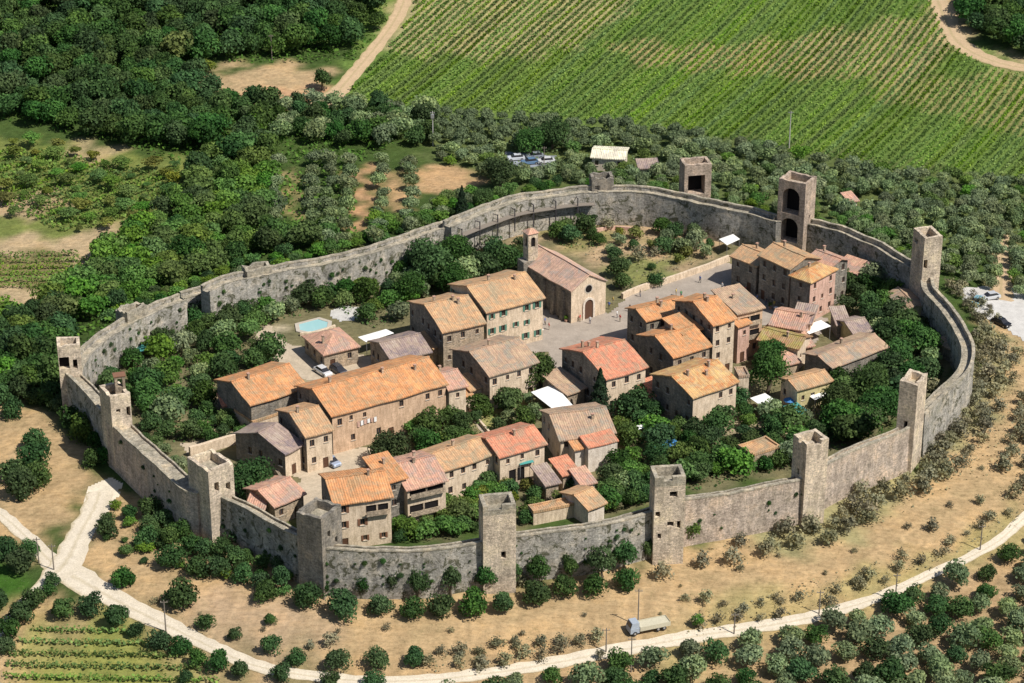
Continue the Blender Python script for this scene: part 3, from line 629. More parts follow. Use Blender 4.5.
# ------------------------------------------------------------------ towers
def tower(label, FL, FR, zt, d, mat='tower_stone', opens=(), merl=(), ruin=0.3, land=None, grass=False, depth=1.2):
    (ox, oy), L, rz = frame_of(FL, FR, zt); ca, sa = math.cos(rz), math.sin(rz)
    W = lambda x, y: (ox+x*ca-y*sa, oy+x*sa+y*ca); c = W(L/2, d/2); bz = float(terrain(*c)); rr = random.Random(label)
    root = tag(link('wall_tower', None, None, (ox, oy, bz), rz), label, 'tower', 'towers along the town walls')
    FOOT.append([W(-1,-1), W(L+1,-1), W(L+1,d+1), W(-1,d+1)]); LAND.append((land or label, *c))
    H = zt-bz; mb = MB()
    sides = [((0,0),(L,0)), ((L,0),(L,d)), ((L,d),(0,d)), ((0,d),(0,0))]
    tops = []
    for k, (p0, p1) in enumerate(sides):
        LL = math.hypot(p1[0]-p0[0], p1[1]-p0[1])
        ws = [(u*LL-w/2, u*LL+w/2, z-h/2, z+h/2) for (s, u, z, w, h, ar) in opens if s == k and not ar]
        wa = [(u*LL-w/2, u*LL+w/2, z-h/2, z+h/2) for (s, u, z, w, h, ar) in opens if s == k and ar]
        P = wall_side(mb, p0, p1, -6, H-0.9, ws+wa, depth, 0, bool(wa))
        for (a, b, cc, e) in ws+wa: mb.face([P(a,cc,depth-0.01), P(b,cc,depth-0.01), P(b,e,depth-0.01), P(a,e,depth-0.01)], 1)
    t = 0.65      # parapet ring with a broken top, and the floor inside it
    mb.face([(t,t,H-1.7),(L-t,t,H-1.7),(L-t,d-t,H-1.7),(t,d-t,H-1.7)], 2)
    link('shaft', mb.mesh('shaft', [M[mat], M['dark'], M['coping']]), root)
    pb = MB()
    def ring(x0, y0, x1, y1, ins, gaps):
        LL = math.hypot(x1-x0, y1-y0); dx, dy = (x1-x0)/LL, (y1-y0)/LL; nx_, ny_ = -dy, dx; n = max(3, int(LL/0.7)); hs = [max(0.15, 0.9-abs(rr.gauss(0, ruin))) for _ in range(n+1)]
        for i in range(n):
            a, b = LL*i/n, LL*(i+1)/n; m_ = (a+b)/2/LL
            if ins: a = max(a, t+0.003); b = min(b, LL-t-0.003)
            if b <= a: continue
            g = any(g0 < m_ < g1 for g0, g1 in gaps); h0, h1 = (0.12, 0.12) if g else (hs[i], hs[i+1])
            q = lambda u, o: (x0+dx*u+nx_*o, y0+dy*u+ny_*o)
            pb.hexa([(*q(a,0),H-1.72),(*q(b,0),H-1.72),(*q(b,t),H-1.72),(*q(a,t),H-1.72),(*q(a,0),H-0.9+h0),(*q(b,0),H-0.9+h1),(*q(b,t),H-0.9+h1),(*q(a,t),H-0.9+h0)])
    e = 0.003
    gp = merl or [()]*4
    ring(-e,-e,L+e,-e,False,gp[0]); ring(L+e,-e,L+e,d+e,True,gp[1]); ring(L+e,d+e,-e,d+e,False,gp[2]); ring(-e,d+e,-e,-e,True,gp[3])
    link('parapet', pb.mesh('parapet', [M['coping'] if ruin < 0.05 else M[mat]]), root)
    return root, W, L, H
G4 = [(), (), (), ()]
tower('square corner tower at the far left with a ruined hollow top', (57,346), (80,344), 14.2, 4.2, opens=[(0,0.25,10.8,1.8,2.4,False),(0,0.72,10.4,0.8,1.9,False)], ruin=0.25, land='far-left corner tower')
tower('second tower from the left, dark left face, small bell turret on top', (110,397), (130,392), 14.2, 5.2, opens=[(0,0.35,11.2,0.8,0.7,False),(0,0.85,10.6,0.7,1.9,False)], ruin=0.15, land='tower with the bell turret')
r_, W_, L_, H_ = tower('tower with a dark left face beside the walled yard, third from the left', (187,457), (208,471), 14.0, 5.0, opens=[(1,0.3,10.5,0.9,1.8,False),(1,0.75,9.8,0.9,1.5,False)], ruin=0.2, land='tower beside the walled yard')
tower('grey tower turning its corner to the viewer at the bottom left of the ring', (296,511), (321,519), 14.3, 5.6, mat='grey_stone', opens=[(1,0.35,10.5,0.8,1.3,False),(1,0.7,8.5,0.7,1.2,False)], ruin=0.15, land='corner-on grey tower')
tower('bright front tower standing behind two rows of round bushes', (483,507), (516,504), 15.5, 4.2, opens=[(0,0.62,6.5,0.8,1.3,False)], ruin=0.03, merl=[((0.2,0.62),), (), (), ()], land='bright front tower')
tower('bright front tower with several dark holes in its face, beside a green cypress-like shrub', (655,478), (686,476), 15.5, 4.2, opens=[(0,0.62,13.0,1.3,1.1,False),(0,0.13,9.4,0.8,1.0,False),(0,0.55,7.4,1.1,0.9,False),(0,0.82,7.2,0.6,1.4,False),(0,0.2,5.2,0.6,1.0,False)], ruin=0.03, merl=[((0.22,0.6),), (), (), ()], land='front tower with dark holes')
tower('narrow-sided bright tower above the dry slope, second from the right in the front row', (807,444), (829,438), 15.4, 4.0, opens=[(3,0.5,9.5,0.6,1.2,False)], ruin=0.05, merl=[((0.3,0.65),), (), (), ((0.35,0.65),)], land='tower above the dry slope')
tower('pale thick tower at the lower right with grass on its rounded top', (900,380), (918,384), 17.0, 5.2, opens=[(0,0.5,8.4,0.7,2.0,False)], ruin=0.22, land='pale thick tower')
tower('tall slender tower at the right with one slit window and a dark left face', (925,238), (943,236), 17.0, 5.6, opens=[(0,0.15,11.5,0.8,1.9,False),(0,0.2,6.5,0.7,0.6,False),(3,0.3,15.2,1.6,1.2,False)], ruin=0.1, land='tall slender tower')
tower('gate tower with two tall dark arches one above the other', (779,178), (806,184), 17.5, 5.2, mat='gate_stone', opens=[(0,0.48,13.2,4.0,5.8,True),(0,0.48,6.6,3.9,5.4,True),(1,0.5,9.5,0.5,0.8,False),(0,0.48,2.0,2.8,2.8,True)], ruin=0.12, land='arched gate tower', depth=2.6)
tower('brown open-backed tower standing outside the back wall, left of the gate tower', (685,165), (712,163), 14.0, 4.4, mat='gate_stone', opens=[(0,0.45,10.4,3.8,4.4,False)], ruin=0.12, land='brown open-backed tower', depth=2.8)
tower('low ruined tower stub rising behind the back wall', (592,178), (614,177), 10.6, 4.0, mat='grey_stone', opens=[(0,0.25,9.3,1.0,1.1,False)], ruin=0.35, land='ruined tower stub')
tower('rounded low stub of a tower behind the wall above the pool', (247,270), (272,265), 9.6, 3.0, mat='coping', ruin=0.5, land='low stub above the pool')
tower('crumbled overgrown tower stub on the far left wall', (127,312), (148,303), 9.6, 3.5, mat='coping', ruin=0.55, land='crumbled stub')
# small bell turret on the second tower
t0 = at(120, 388, 14.0); mb = MB(); mb.box(-0.9,0.9,-0.7,0.7,-0.9,0.5,0); mb.box(-0.9,-0.45,-0.7,0.7,0.503,2.2,0); mb.box(0.45,0.9,-0.7,0.7,0.503,2.2,0); mb.box(-0.95,0.95,-0.75,0.75,2.203,2.6,0)
tu = tag(link('bell_turret', None, None, tuple(t0), 0.3), 'small brick bell turret perched on the second tower from the left', 'turret')
link('turret_wall', mb.mesh('turret_wall', [M['house_stone']]), tu); rb = MB(); rb.slab([(-1.1,-0.9,2.75),(1.1,-0.9,2.75),(1.1,0.9,2.75),(-1.1,0.9,2.75)], 0.14); link('roof', rb.mesh('roof', [M['shutter_b']]), tu)
# sloping stone buttress / stair at the left of the gate tower
A = at(774, 220, 7.8); B = at(759, 250, 0.3); mb = MB(); a = (A-B); w = np.array([0.5, 0.86, 0])*1.1
p = [B*0, a*[1,1,0], a*[1,1,0]+w, w]; mb.hexa([tuple(x+np.array([0,0,-1.5])) for x in p]+[tuple(p[0]+[0,0,0.4]), tuple(p[1]+[0,0,8.0]), tuple(p[2]+[0,0,8.0]), tuple(p[3]+[0,0,0.4])])
so = tag(link('stone_ramp', mb.mesh('stone_ramp', [M['wall_stone']]), None, tuple(B)), 'sloping stone stair ramp leaning on the back wall left of the gate tower', 'stair ramp')
# ------------------------------------------------------------------ buildings inside
H = house
H('palazzo','big palazzo with tan roof and green shutters behind the brown-roofed house',(486,313),(546,298),9.2,15.5,roof='tan',wall='cream',style='green',nch=2,land='palazzo with green shutters',cat='building')
H('palazzo_wing','lower left wing of the palazzo with rooftop terrace clutter and stone gable',(442,333),(487,323),8.0,16,roof='tan',wall='house_stone',side='grey_stone',nch=3,land='left wing of the palazzo',cat='building')
H('porch_building','small tan-roofed porch against the left gable of the palazzo',(433,350),(445,345),3.6,6,rf='shed',rise=0.8,roof='tan',wall='house_stone',nch=0,wins=False,cat='annex')
def church():
    root, W, L, D = H('church','stone church with pale pink roof, round window and arched front door',(571,292),(608,281),7.2,18,rf='gable_front',rise=2.6,roof='church',wall='cream',side='grey_stone',wins=False,nch=0,land='church',cat='church',door=False,ov=0.3)
    mb = MB(); 
    for r0, m_ in ((1.05, 0), (0.8, 1)):
        k = 14; off = -0.04 if m_ == 0 else -0.06
        mb.face([(L/2+r0*math.cos(-2*math.pi*i/k), off, 6.6+r0*math.sin(-2*math.pi*i/k)) for i in range(k)][::-1], m_)
    link('round_window', mb.mesh('round_window', [M['sill'], M['dark']]), root)
    mb = MB(); mb.box(L/2-1.5,L/2-1.05,-0.25,-0.003,0,3.2,0); mb.box(L/2+1.05,L/2+1.5,-0.25,-0.003,0,3.2,0)
    k = 8
    for i in range(k):
        t0, t1 = math.pi*i/k, math.pi*(i+1)/k
        q = [(L/2+r*math.cos(t), 3.2+r*math.sin(t)) for r, t in ((1.05,t0),(1.5,t0),(1.5,t1),(1.05,t1))]
        mb.hexa([(q[3][0],-0.25,q[3][1]),(q[0][0],-0.25,q[0][1]),(q[0][0],-0.003,q[0][1]),(q[3][0],-0.003,q[3][1]),(q[2][0],-0.25,q[2][1]),(q[1][0],-0.25,q[1][1]),(q[1][0],-0.003,q[1][1]),(q[2][0],-0.003,q[2][1])])
    link('door_surround', mb.mesh('door_surround', [M['white']]), root)
    mb = MB(); mb.box(L/2-1.05,L/2+1.05,-0.06,-0.003,0,3.2,0); mb.face([(L/2+1.05*math.cos(math.pi*i/8), -0.06, 3.2+1.05*math.sin(math.pi*i/8)) for i in range(9)][::-1]); link('door', mb.mesh('door', [M['door']]), root)
    for i in range(5):
        y = 2+i*3.3; mb = MB(); mb.hexa([(-0.9,y,-0.5),(0.0,y,-0.5),(0.0,y+0.9,-0.5),(-0.9,y+0.9,-0.5),(-0.25,y,6.3),(0.0,y,6.3),(0.0,y+0.9,6.3),(-0.25,y+0.9,6.3)])
        link('buttress', mb.mesh('buttress', [M['grey_stone']]), root)
church()
t0 = at(530, 262, 7.5); t0[2] = 0; bt = tag(link('bell_tower', None, None, tuple(t0), 0.5), 'thin square bell tower with open arches beside the rear of the church', 'bell tower')
mb = MB(); mb.box(-2.2,1.3,-1.3,1.3,-1,8.3,0); link('lower_wall', mb.mesh('lower_wall', [M['grey_stone']]), bt)
mb = MB()
for k, (p0, p1) in enumerate((((-1,-1.1),(1.25,-1.1)),((1.25,-1.1),(1.25,1.1)),((1.25,1.1),(-1,1.1)),((-1,1.1),(-1,-1.1)))):
    LL = math.hypot(p1[0]-p0[0], p1[1]-p0[1]); P = wall_side(mb, p0, p1, 8.303, 14.2, [(LL/2-0.5, LL/2+0.5, 11.2, 13.4)], 0.35, 0, True)
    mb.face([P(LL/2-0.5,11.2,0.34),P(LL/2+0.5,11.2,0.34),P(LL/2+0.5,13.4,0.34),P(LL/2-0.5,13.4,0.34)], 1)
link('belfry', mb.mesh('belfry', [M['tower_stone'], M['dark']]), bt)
rb = MB(); z = 14.22; q = [(-1.25,-1.35,z),(1.5,-1.35,z),(1.5,1.35,z),(-1.25,1.35,z)]; ap = (0.12,0,z+0.9)
for i in range(4): rb.face([q[i], q[(i+1)%4], ap])
rb.face(q[::-1]); rm = rb.mesh('roof', [M['rpink']]); uv_roof(rm); link('roof', rm, bt); FOOT.append([(t0[0]-3,t0[1]-3),(t0[0]+3,t0[1]-3),(t0[0]+3,t0[1]+3),(t0[0]-3,t0[1]+3)])
H('inn','left low part of the stone row facing the gate square',(729,256),(757,267),6.6,8,roof='tan',wall='grey_stone',nch=1,land='stone row by the gate')
H('inn','taller middle house with orange roof in the row by the gate',(757,255),(790,270),9.6,9,roof='tan',wall='grey_stone',nch=1,dens=0.85,cat='house')
H('inn','corner house with hipped golden roof and pink right wall in the row by the gate',(788,276),(811,284),9.0,9.5,rf='hip',rise=1.4,roof='gold',wall='grey_stone',side='pink',nch=1,land='pink-walled corner house')
H('rear_house','pinkish-roofed house tucked behind the corner house by the gate',(806,258),(832,268),9.0,6,roof='rpink',wall='grey_stone',nch=1,cat='house')
H('shed','long pink-roofed shed against the town wall right of the gate tower',(833,267),(857,275),3.4,5,rf='shed',roof='rpink',wall='grey_stone',nch=0,wins=False,cat='shed')
H('row_house','orange-roofed house at the street corner across from the church',(646,322),(694,309),7.6,7.5,roof='orange',wall='grey_stone',nch=2,land='street corner house')
H('row_house','wide orange-roofed house in front of the street corner house, in the central block',(673,358),(713,346),8.0,12,roof='orange',wall='house_stone',side='grey_stone',nch=1,land='wide orange house of the central block')
H('row_house','small square orange-roofed house standing up in the middle of the central block',(683,336),(704,329),9.4,6.5,rf='shed',rise=1.0,roof='orange',wall='grey_stone',nch=0)
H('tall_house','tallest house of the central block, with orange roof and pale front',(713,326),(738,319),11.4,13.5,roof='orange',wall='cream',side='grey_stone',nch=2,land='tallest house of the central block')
H('balcony_house','grey-brown roofed house with orange balconied front right of the tallest house',(737,315),(766,308),10.0,9.5,rf='shed',rise=1.2,roof='brown',wall='ochre',nch=1,logg=((0.1,0.9,7.2,8.8),(0.1,0.9,4.2,5.8)))
H('narrow_house','narrow pink house front squeezed below the balconied house',(738,328),(753,323),8.0,4,rf='shed',rise=0.8,roof='orange',wall='pink',nch=0)
H('cafe_building','orange and purple roofed low building right of the balconied house',(768,325),(803,331),5.6,9,roof='rpink',wall='pink',nch=1,land='purple-roofed low building')
H('cafe_building','grey-roofed low building behind the white cafe canopy',(790,322),(812,325),4.6,6.5,rf='shed',rise=1.2,roof='rgrey',wall='ochre',nch=0)
H('low_house','mossy olive-roofed low building above the dark tree in the central block',(756,340),(799,350),5.0,7,roof='olive_roof',wall='cream',nch=1)
H('lichen_roof_house','long house with patchy golden-orange roof above the vegetable gardens',(693,399),(740,382),7.2,12.5,roof='gold',wall='cream',side='grey_stone',nch=3,land='house with patchy golden roof')
H('annex','flat-topped cream annex at the right end of the house with patchy golden roof',(737,379),(752,378),6.2,4.5,rf='flat',roof='brown',wall='cream',nch=0,cat='annex')
H('red_roof_house','house with red and brown roof standing alone by the piazza',(606,380),(649,367),7.8,15.5,roof='red',wall='cream',side='grey_stone',nch=3,land='red-roofed piazza house')
H('lean_to','brown lean-to roof left of the red-roofed piazza house',(567,396),(588,388),3.4,8,rf='shed',rise=1.2,roof='brown',wall='house_stone',nch=0,wins=False,cat='lean-to')
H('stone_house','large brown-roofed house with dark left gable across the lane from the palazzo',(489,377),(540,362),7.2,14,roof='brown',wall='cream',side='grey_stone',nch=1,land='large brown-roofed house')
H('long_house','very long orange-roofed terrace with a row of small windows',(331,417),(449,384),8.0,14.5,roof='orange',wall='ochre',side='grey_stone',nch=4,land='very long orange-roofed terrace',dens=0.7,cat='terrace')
H('end_house','short orange-roofed end house at the right end of the long terrace',(448,391),(469,386),6.8,9,roof='rpink',wall='cream',nch=1)
H('barn','orange-roofed barn with a dark left gable near the left gardens',(250,406),(309,387),6.8,13,roof='orange',wall='grey_stone',nch=1,wins=False,land='barn near the left gardens',cat='barn')
H('garden_shed','tiny salmon-roofed garden shed among shrubs left of the barn',(222,407),(239,404),2.8,3.6,rf='shed',rise=0.8,roof='red',wall='house_stone',nch=0,wins=False,cat='shed')
H('pavilion','low house with hipped pink-brown roof next to the parked white car',(323,356),(361,347),3.6,10,rf='hip',rise=1.9,roof='rpink',wall='house_stone',nch=1,land='hip-roofed low house')
H('workshop','grey-roofed low building between the hip-roofed house and the palazzo',(391,362),(433,352),4.8,10.5,roof='rgrey',wall='house_stone',nch=0,land='grey-roofed low building')
H('square_house','square tan-roofed house at the left end of the long terrace',(305,438),(335,430),7.4,12.5,roof='tan',wall='cream',side='grey_stone',nch=1,land='square tan-roofed house')
H('side_house','lower grey-pink roofed house on the left of the square tan-roofed house',(285,455),(305,444),5.2,13,roof='rgrey',wall='cream',side='grey_stone',nch=0,land='grey-pink roofed lower house')
H('flat_building','low flat-topped building between the barn and the square tan-roofed house',(252,425),(301,408),3.0,7,rf='flat',roof='tan',wall='cream',nch=0,wins=False,cat='outbuilding')
H('yard_house','purple-brown roofed house just inside the wall left of the courtyard',(274,508),(307,494),4.0,9,roof='rpink',wall='house_stone',nch=0,land='purple-brown roofed house')
H('wall_shed','pink-roofed shed pressed against the front-left town wall',(243,511),(264,513),3.2,5.5,rf='shed',rise=1.0,roof='rpink',wall='house_stone',nch=0,wins=False,cat='shed')
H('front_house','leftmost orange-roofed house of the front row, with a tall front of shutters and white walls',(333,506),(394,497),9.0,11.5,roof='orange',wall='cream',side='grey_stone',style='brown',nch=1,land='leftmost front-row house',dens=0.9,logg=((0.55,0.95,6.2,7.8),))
H('front_house','small raised bright orange roof in the front row, second from its left end',(383,485),(409,478),9.2,8,rf='shed',rise=1.2,roof='orange',wall='grey_stone',nch=1)
H('front_house','pink-roofed house with two dark loggias in the middle of the front row',(406,491),(449,481),7.8,12,roof='rpink',wall='cream',nch=2,land='house with dark loggias',dens=0.6,logg=((0.06,0.94,6.1,7.7),(0.05,0.8,2.7,4.4)))
H('front_house','cream house with a long brown-orange roof left of the turquoise awning',(444,472),(497,454),6.2,9,roof='tan',wall='cream',nch=1,land='long cream front-row house')
H('front_house','front-row house with half brown and half red-orange roof above the turquoise awning',(499,458),(548,444),6.6,9.5,roof='red',wall='cream',nch=1,land='house above the turquoise awning',logg=((0.2,0.55,0.3,3.2),))
H('round_roof_house','big brown-roofed house at the right end of the front row',(559,441),(617,433),5.6,12.5,roof='brown',wall='cream',nch=1,land='brown-roofed house ending the front row')
H('lean_to','thin red-tiled lean-to under the front of the big brown roof',(588,449),(619,441),5.0,3.2,rf='shed',rise=0.8,roof='red',wall='white',nch=0,wins=False,cat='lean-to',ov=0.2)
H('small_annex','small orange-roofed annex beside white walls below the big brown roof',(574,451),(592,447),4.6,3.6,rf='shed',rise=0.7,roof='orange',wall='white',nch=0,wins=False,cat='annex')
H('garden_hut','bright red-roofed hut on the slope below the front row, upper of three',(562,477),(581,472),3.6,5,rf='shed',rise=0.9,roof='red',wall='house_stone',nch=0,wins=False,cat='hut',land='bright red-roofed hut')
H('garden_hut','salmon-roofed hut on the slope below the front row, middle of three',(581,487),(598,483),3.3,5,rf='shed',rise=0.8,roof='rpink',wall='white',nch=0,wins=False,cat='hut')
H('garden_hut','brown-roofed hut nearest the front wall, lowest of three',(588,511),(608,503),3.4,8,rf='gable',roof='tan',wall='white',nch=0,wins=False,cat='hut')
H('garden_store','purple-grey roofed store below the turquoise awning',(545,487),(562,483),3.2,6,rf='shed',rise=0.9,roof='rgrey',wall='house_stone',nch=0,wins=False,cat='store')
H('garden_store','long low beige flat-roofed store just behind the front wall',(532,515),(578,506),2.4,3.2,rf='flat',roof='tan',wall='cream',nch=0,wins=False,cat='store')
H('large_barn','large plain brown-roofed building among trees at the right',(802,354),(832,369),4.8,15.5,rf='gable_front',roof='brown',wall='grey_stone',nch=1,land='large brown-roofed building at the right',wins=False,cat='building')
H('garden_house','pink-brown roofed house with a yellowish wall below the large brown-roofed building',(778,378),(797,391),5.0,8.5,rf='gable_front',roof='tan',wall='cream',side='yellow',nch=0,land='small pink-brown roofed house')
H('lean_to','small pink lean-to between the mossy roof and the yellowish-walled house',(783,367),(802,362),3.2,4.5,rf='shed',roof='rpink',wall='house_stone',nch=0,wins=False,cat='lean-to')
H('stone_shed','grey stone-roofed shed with a yellow end in the right-hand gardens',(853,335),(874,331),3.2,7.5,roof='rgrey',wall='yellow',nch=0,wins=False,land='grey stone-roofed shed',cat='shed')
H('stone_shed','low dark-grey roofed shed attached left of the stone shed in the gardens',(836,326),(852,325),3.0,6,rf='shed',roof='rgrey',wall='grey_stone',nch=0,wins=False,cat='shed')
H('wall_house','small brown-roofed house with yellow end by the curved wall at the right',(885,293),(904,311),3.6,5.5,roof='brown',wall='grey_stone',side='yellow',nch=0,wins=False,land='small house by the curved wall')
H('hut','tiny brown-roofed hut against the inside of the curved wall',(934,342),(950,350),2.8,4,rf='shed',roof='brown',wall='grey_stone',nch=0,wins=False,cat='hut')
H('stone_store','low beige stone store among trees beside the tower above the dry slope',(752,458),(783,448),2.8,5,rf='flat',roof='tan',wall='house_stone',nch=0,wins=False,cat='store',land='low beige stone store')
H('annex','small tan-roofed annex in the gap left of the large brown-roofed house',(470,392),(486,387),3.6,5,rf='shed',roof='tan',wall='cream',nch=0,wins=False,cat='annex')
H('annex','low red-roofed annex at the right foot of the red-roofed piazza house',(650,398),(668,392),3.4,5,rf='shed',roof='red',wall='cream',nch=0,wins=False,cat='annex')
H('annex','low pink-roofed annex between the mossy roof and the large brown-roofed building',(800,349),(816,346),3.2,4.5,rf='shed',roof='rpink',wall='ochre',nch=0,wins=False,cat='annex')
H('annex','low orange-roofed annex before the purple-roofed low building',(757,333),(770,338),4.2,4,rf='shed',roof='orange',wall='ochre',nch=0,wins=False,cat='annex')
H('lean_to','narrow orange lean-to along the left gable of the short end house',(462,398),(474,395),3.0,3.5,rf='shed',roof='orange',wall='cream',nch=0,wins=False,cat='lean-to')
# beyond the wall
H('farmhouse','long pale-roofed farm building in the olive grove behind the back wall',(590,158),(626,160),3.4,8,roof='pale',wall='white',nch=0,wins=True,cat='farm building',rise=0.7,bz=float(ground(600,162)[2]),land='pale farm building')
H('farm_shed','low pale roof half hidden by olive trees left of the brown open-backed tower',(638,169),(660,168),2.4,4,rf='shed',roof='rgrey',wall='white',nch=0,wins=False,cat='shed',bz=float(ground(640,165)[2]))
H('white_hut','tiny white hut in the olive grove right of the gate tower',(849,203),(860,201),3.0,4,rf='shed',roof='rpink',wall='white',nch=0,wins=False,cat='hut',bz=float(ground(855,205)[2]))
print('buildings ok')
# ------------------------------------------------------------------ vegetation
def crown_mesh(name, mat, seed, n=700, lobes=7, leaf=0.11, flat=0.8, spread=0.55, sparse=0.0, cone=False, stems=False):
    """many small leaf faces through a crown about 1 m in radius, its centre at the origin"""
    g = np.random.default_rng(seed)
    if cone:
        t = g.uniform(0, 1, n)**0.8; r = (1-t)*0.95*g.uniform(0.55, 1.0, n)+0.03; a = g.uniform(0, 2*math.pi, n)
        tier = 1+0.18*np.sin(t*38+3*np.sin(a*2)); P = np.stack([r*tier*np.cos(a), r*tier*np.sin(a), -1.4+t*3.2-0.15*r], 1)
        Nr = np.stack([np.cos(a), np.sin(a), 0.7*np.ones(n)], 1); tone = g.uniform(0, 1, n)
    else:
        C = []; 
        for k in range(lobes):
            a = 2*math.pi*k/lobes*1.0+g.uniform(-0.5, 0.5); rr_ = g.uniform(0.25, 1.0)*spread; C.append((rr_*math.cos(a), rr_*math.sin(a), g.uniform(-0.35, 0.42)*flat, g.uniform(0.34, 0.62)))
        C.append((g.uniform(-.15,.15), g.uniform(-.15,.15), 0.28*flat, 0.62)); C = np.array(C); li = g.integers(0, len(C), n); T = g.uniform(0, 1, len(C))
        d = g.normal(size=(n, 3)); d /= np.linalg.norm(d, axis=1)[:, None]; d[:, 2] = np.where(d[:, 2] < -0.7, -d[:, 2], d[:, 2])
        rad = C[li, 3]*(g.uniform(0.72, 1.06, n) if not sparse else g.uniform(0.25, 1.15, n))
        P = C[li, :3]+d*rad[:, None]*np.array([1, 1, flat]); Nr = d+0.35*g.normal(size=(n, 3)); tone = np.clip(0.5*T[li]+0.5*g.uniform(0, 1, n), 0, 1)
    Nr = Nr+0.45*g.normal(size=(n, 3)); Nr /= np.linalg.norm(Nr, axis=1)[:, None]
    U = np.cross(Nr, g.normal(size=(n, 3))); U /= np.linalg.norm(U, axis=1)[:, None]; V = np.cross(Nr, U)
    s = leaf*g.uniform(0.6, 1.3, n)[:, None]; w = s*g.uniform(0.6, 1.0, n)[:, None]
    Q = np.stack([P-U*s-V*w*0.3, P+V*w-U*s*0.1, P+U*s+V*w*0.2, P-V*w+U*s*0.15], 1).reshape(-1, 3)
    me = bpy.data.meshes.new(name); me.vertices.add(4*n); me.vertices.foreach_set('co', Q.astype(np.float32).ravel())
    me.loops.add(4*n); me.loops.foreach_set('vertex_index', np.arange(4*n, dtype=np.int32)); me.polygons.add(n); me.polygons.foreach_set('loop_start', np.arange(n, dtype=np.int32)*4)
    me.update(calc_edges=True); at_ = me.attributes.new('tint', 'FLOAT', 'POINT'); at_.data.foreach_set('value', np.repeat(tone, 4).astype(np.float32)); me.materials.append(mat); return me
def trunk_mesh(seed, twist=0.1, lean=0.15, limbs=5, r=0.12):
    rr = random.Random(seed); mb = MB(); p = Vector((0, 0, -1.9)); 
    q = Vector((rr.uniform(-lean, lean), rr.uniform(-lean, lean), -0.55)); mb.tube(p, q, r, r*0.72, 7)
    for k in range(limbs):
        a = 2*math.pi*k/limbs+rr.uniform(-.4, .4); l = rr.uniform(0.35, 0.62); e = q+Vector((l*math.cos(a), l*math.sin(a), rr.uniform(0.4, 0.8))); m_ = q.lerp(e, 0.5)+Vector((0,0,-0.08))
        mb.tube(q, m_, r*0.5, r*0.36, 5); mb.tube(m_, e, r*0.36, r*0.14, 5)
    return mb.mesh('trunk', [M['bark']])
TR = [trunk_mesh(i) for i in range(4)]; TRO = [trunk_mesh(10+i, lean=0.25, limbs=4, r=0.15) for i in range(3)]
KIND = {}
def kind(key, mat, nv, trunks, **kw): KIND[key] = ([crown_mesh('crown', F[mat], hash_(key)+i, **kw) for i in range(nv)], trunks)
def hash_(s): return sum(ord(c)*(i+3) for i, c in enumerate(s)) % 9973
kind('forest', 'forest', 8, TR, n=1700, lobes=10, leaf=0.082, flat=0.85)
kind('garden', 'garden', 8, TR, n=1900, lobes=10, leaf=0.075, flat=0.85)
kind('big', 'garden', 3, TR, n=3600, lobes=14, leaf=0.05, flat=0.85, spread=0.66)
kind('olive', 'olive', 6, TRO, n=1100, lobes=8, leaf=0.088, flat=0.78)
kind('bush', 'bushy', 7, TR, n=1700, lobes=10, leaf=0.075, flat=0.8, spread=0.62)
kind('scrub', 'scrub', 7, TR, n=1100, lobes=10, leaf=0.09, flat=0.72, spread=0.75)
kind('dry', 'dry', 6, TRO, n=210, lobes=6, leaf=0.10, flat=0.8, sparse=1)
kind('greyolive', 'greyleaf', 5, TRO, n=330, lobes=6, leaf=0.10, flat=0.85, sparse=1)
kind('conifer', 'conifer', 2, TR, n=2300, leaf=0.075, cone=True)
kind('yellowish', 'yellowish', 3, TR, n=700, lobes=7, leaf=0.11, flat=0.8)
TREES = []
def tree(name, kd, x, y, rad, zc=None, label=None, cat='tree', group=None, squash=1.0, sparse_trunk=True, parts=True):
    """zc: height of the crown's centre above the ground"""
    cr, tk = KIND[kd]; z = float(terrain(x, y)); zc = rad*1.05 if zc is None else zc
    root = tag(link(name, None, None, (x, y, z)), label, cat, group)
    c = link('crown', random.choice(cr), root, (0, 0, zc), random.uniform(0, 6.28)); k_ = 1.38 if kd in ('greyolive','dry') else 1.0 if kd == 'conifer' else 1.2; s = k_*rad*random.uniform(0.93, 1.07); c.scale = (s, s*random.uniform(0.9, 1.1), k_*rad*squash*random.uniform(0.92, 1.1))
    if parts: t = link('trunk', random.choice(tk), root, (0, 0, zc), random.uniform(0, 6.28)); t.scale = (rad, rad, zc/1.75)
    TREES.append((x, y, rad)); return root
def tpx(name, kd, px, py, wpx, hk=1.05, **kw):
    """a tree whose crown's centre is seen at px, py and is wpx pixels wide"""
    z = 0.0
    for _ in range(12):
        P = at(px, py, z); sc = scale_at(P); rad = wpx/2/sc; z = 0.4*z+0.6*(float(terrain(P[0], P[1]))+rad*hk)
    return tree(name, kd, P[0], P[1], rad, rad*hk, **kw)
def in_foot(x, y):
    X, Y = np.array([x]), np.array([y])
    return any(poly_in(X, Y, f)[0] for f in FOOT)
FB = [(min(p[0] for p in f), max(p[0] for p in f), min(p[1] for p in f), max(p[1] for p in f), f) for f in FOOT]
def blocked(x, y, m=0.0):
    for a, b, c, d, f in FB:
        if a-m < x < b+m and c-m < y < d+m and poly_in(np.array([x]), np.array([y]), f)[0]: return True
    return False
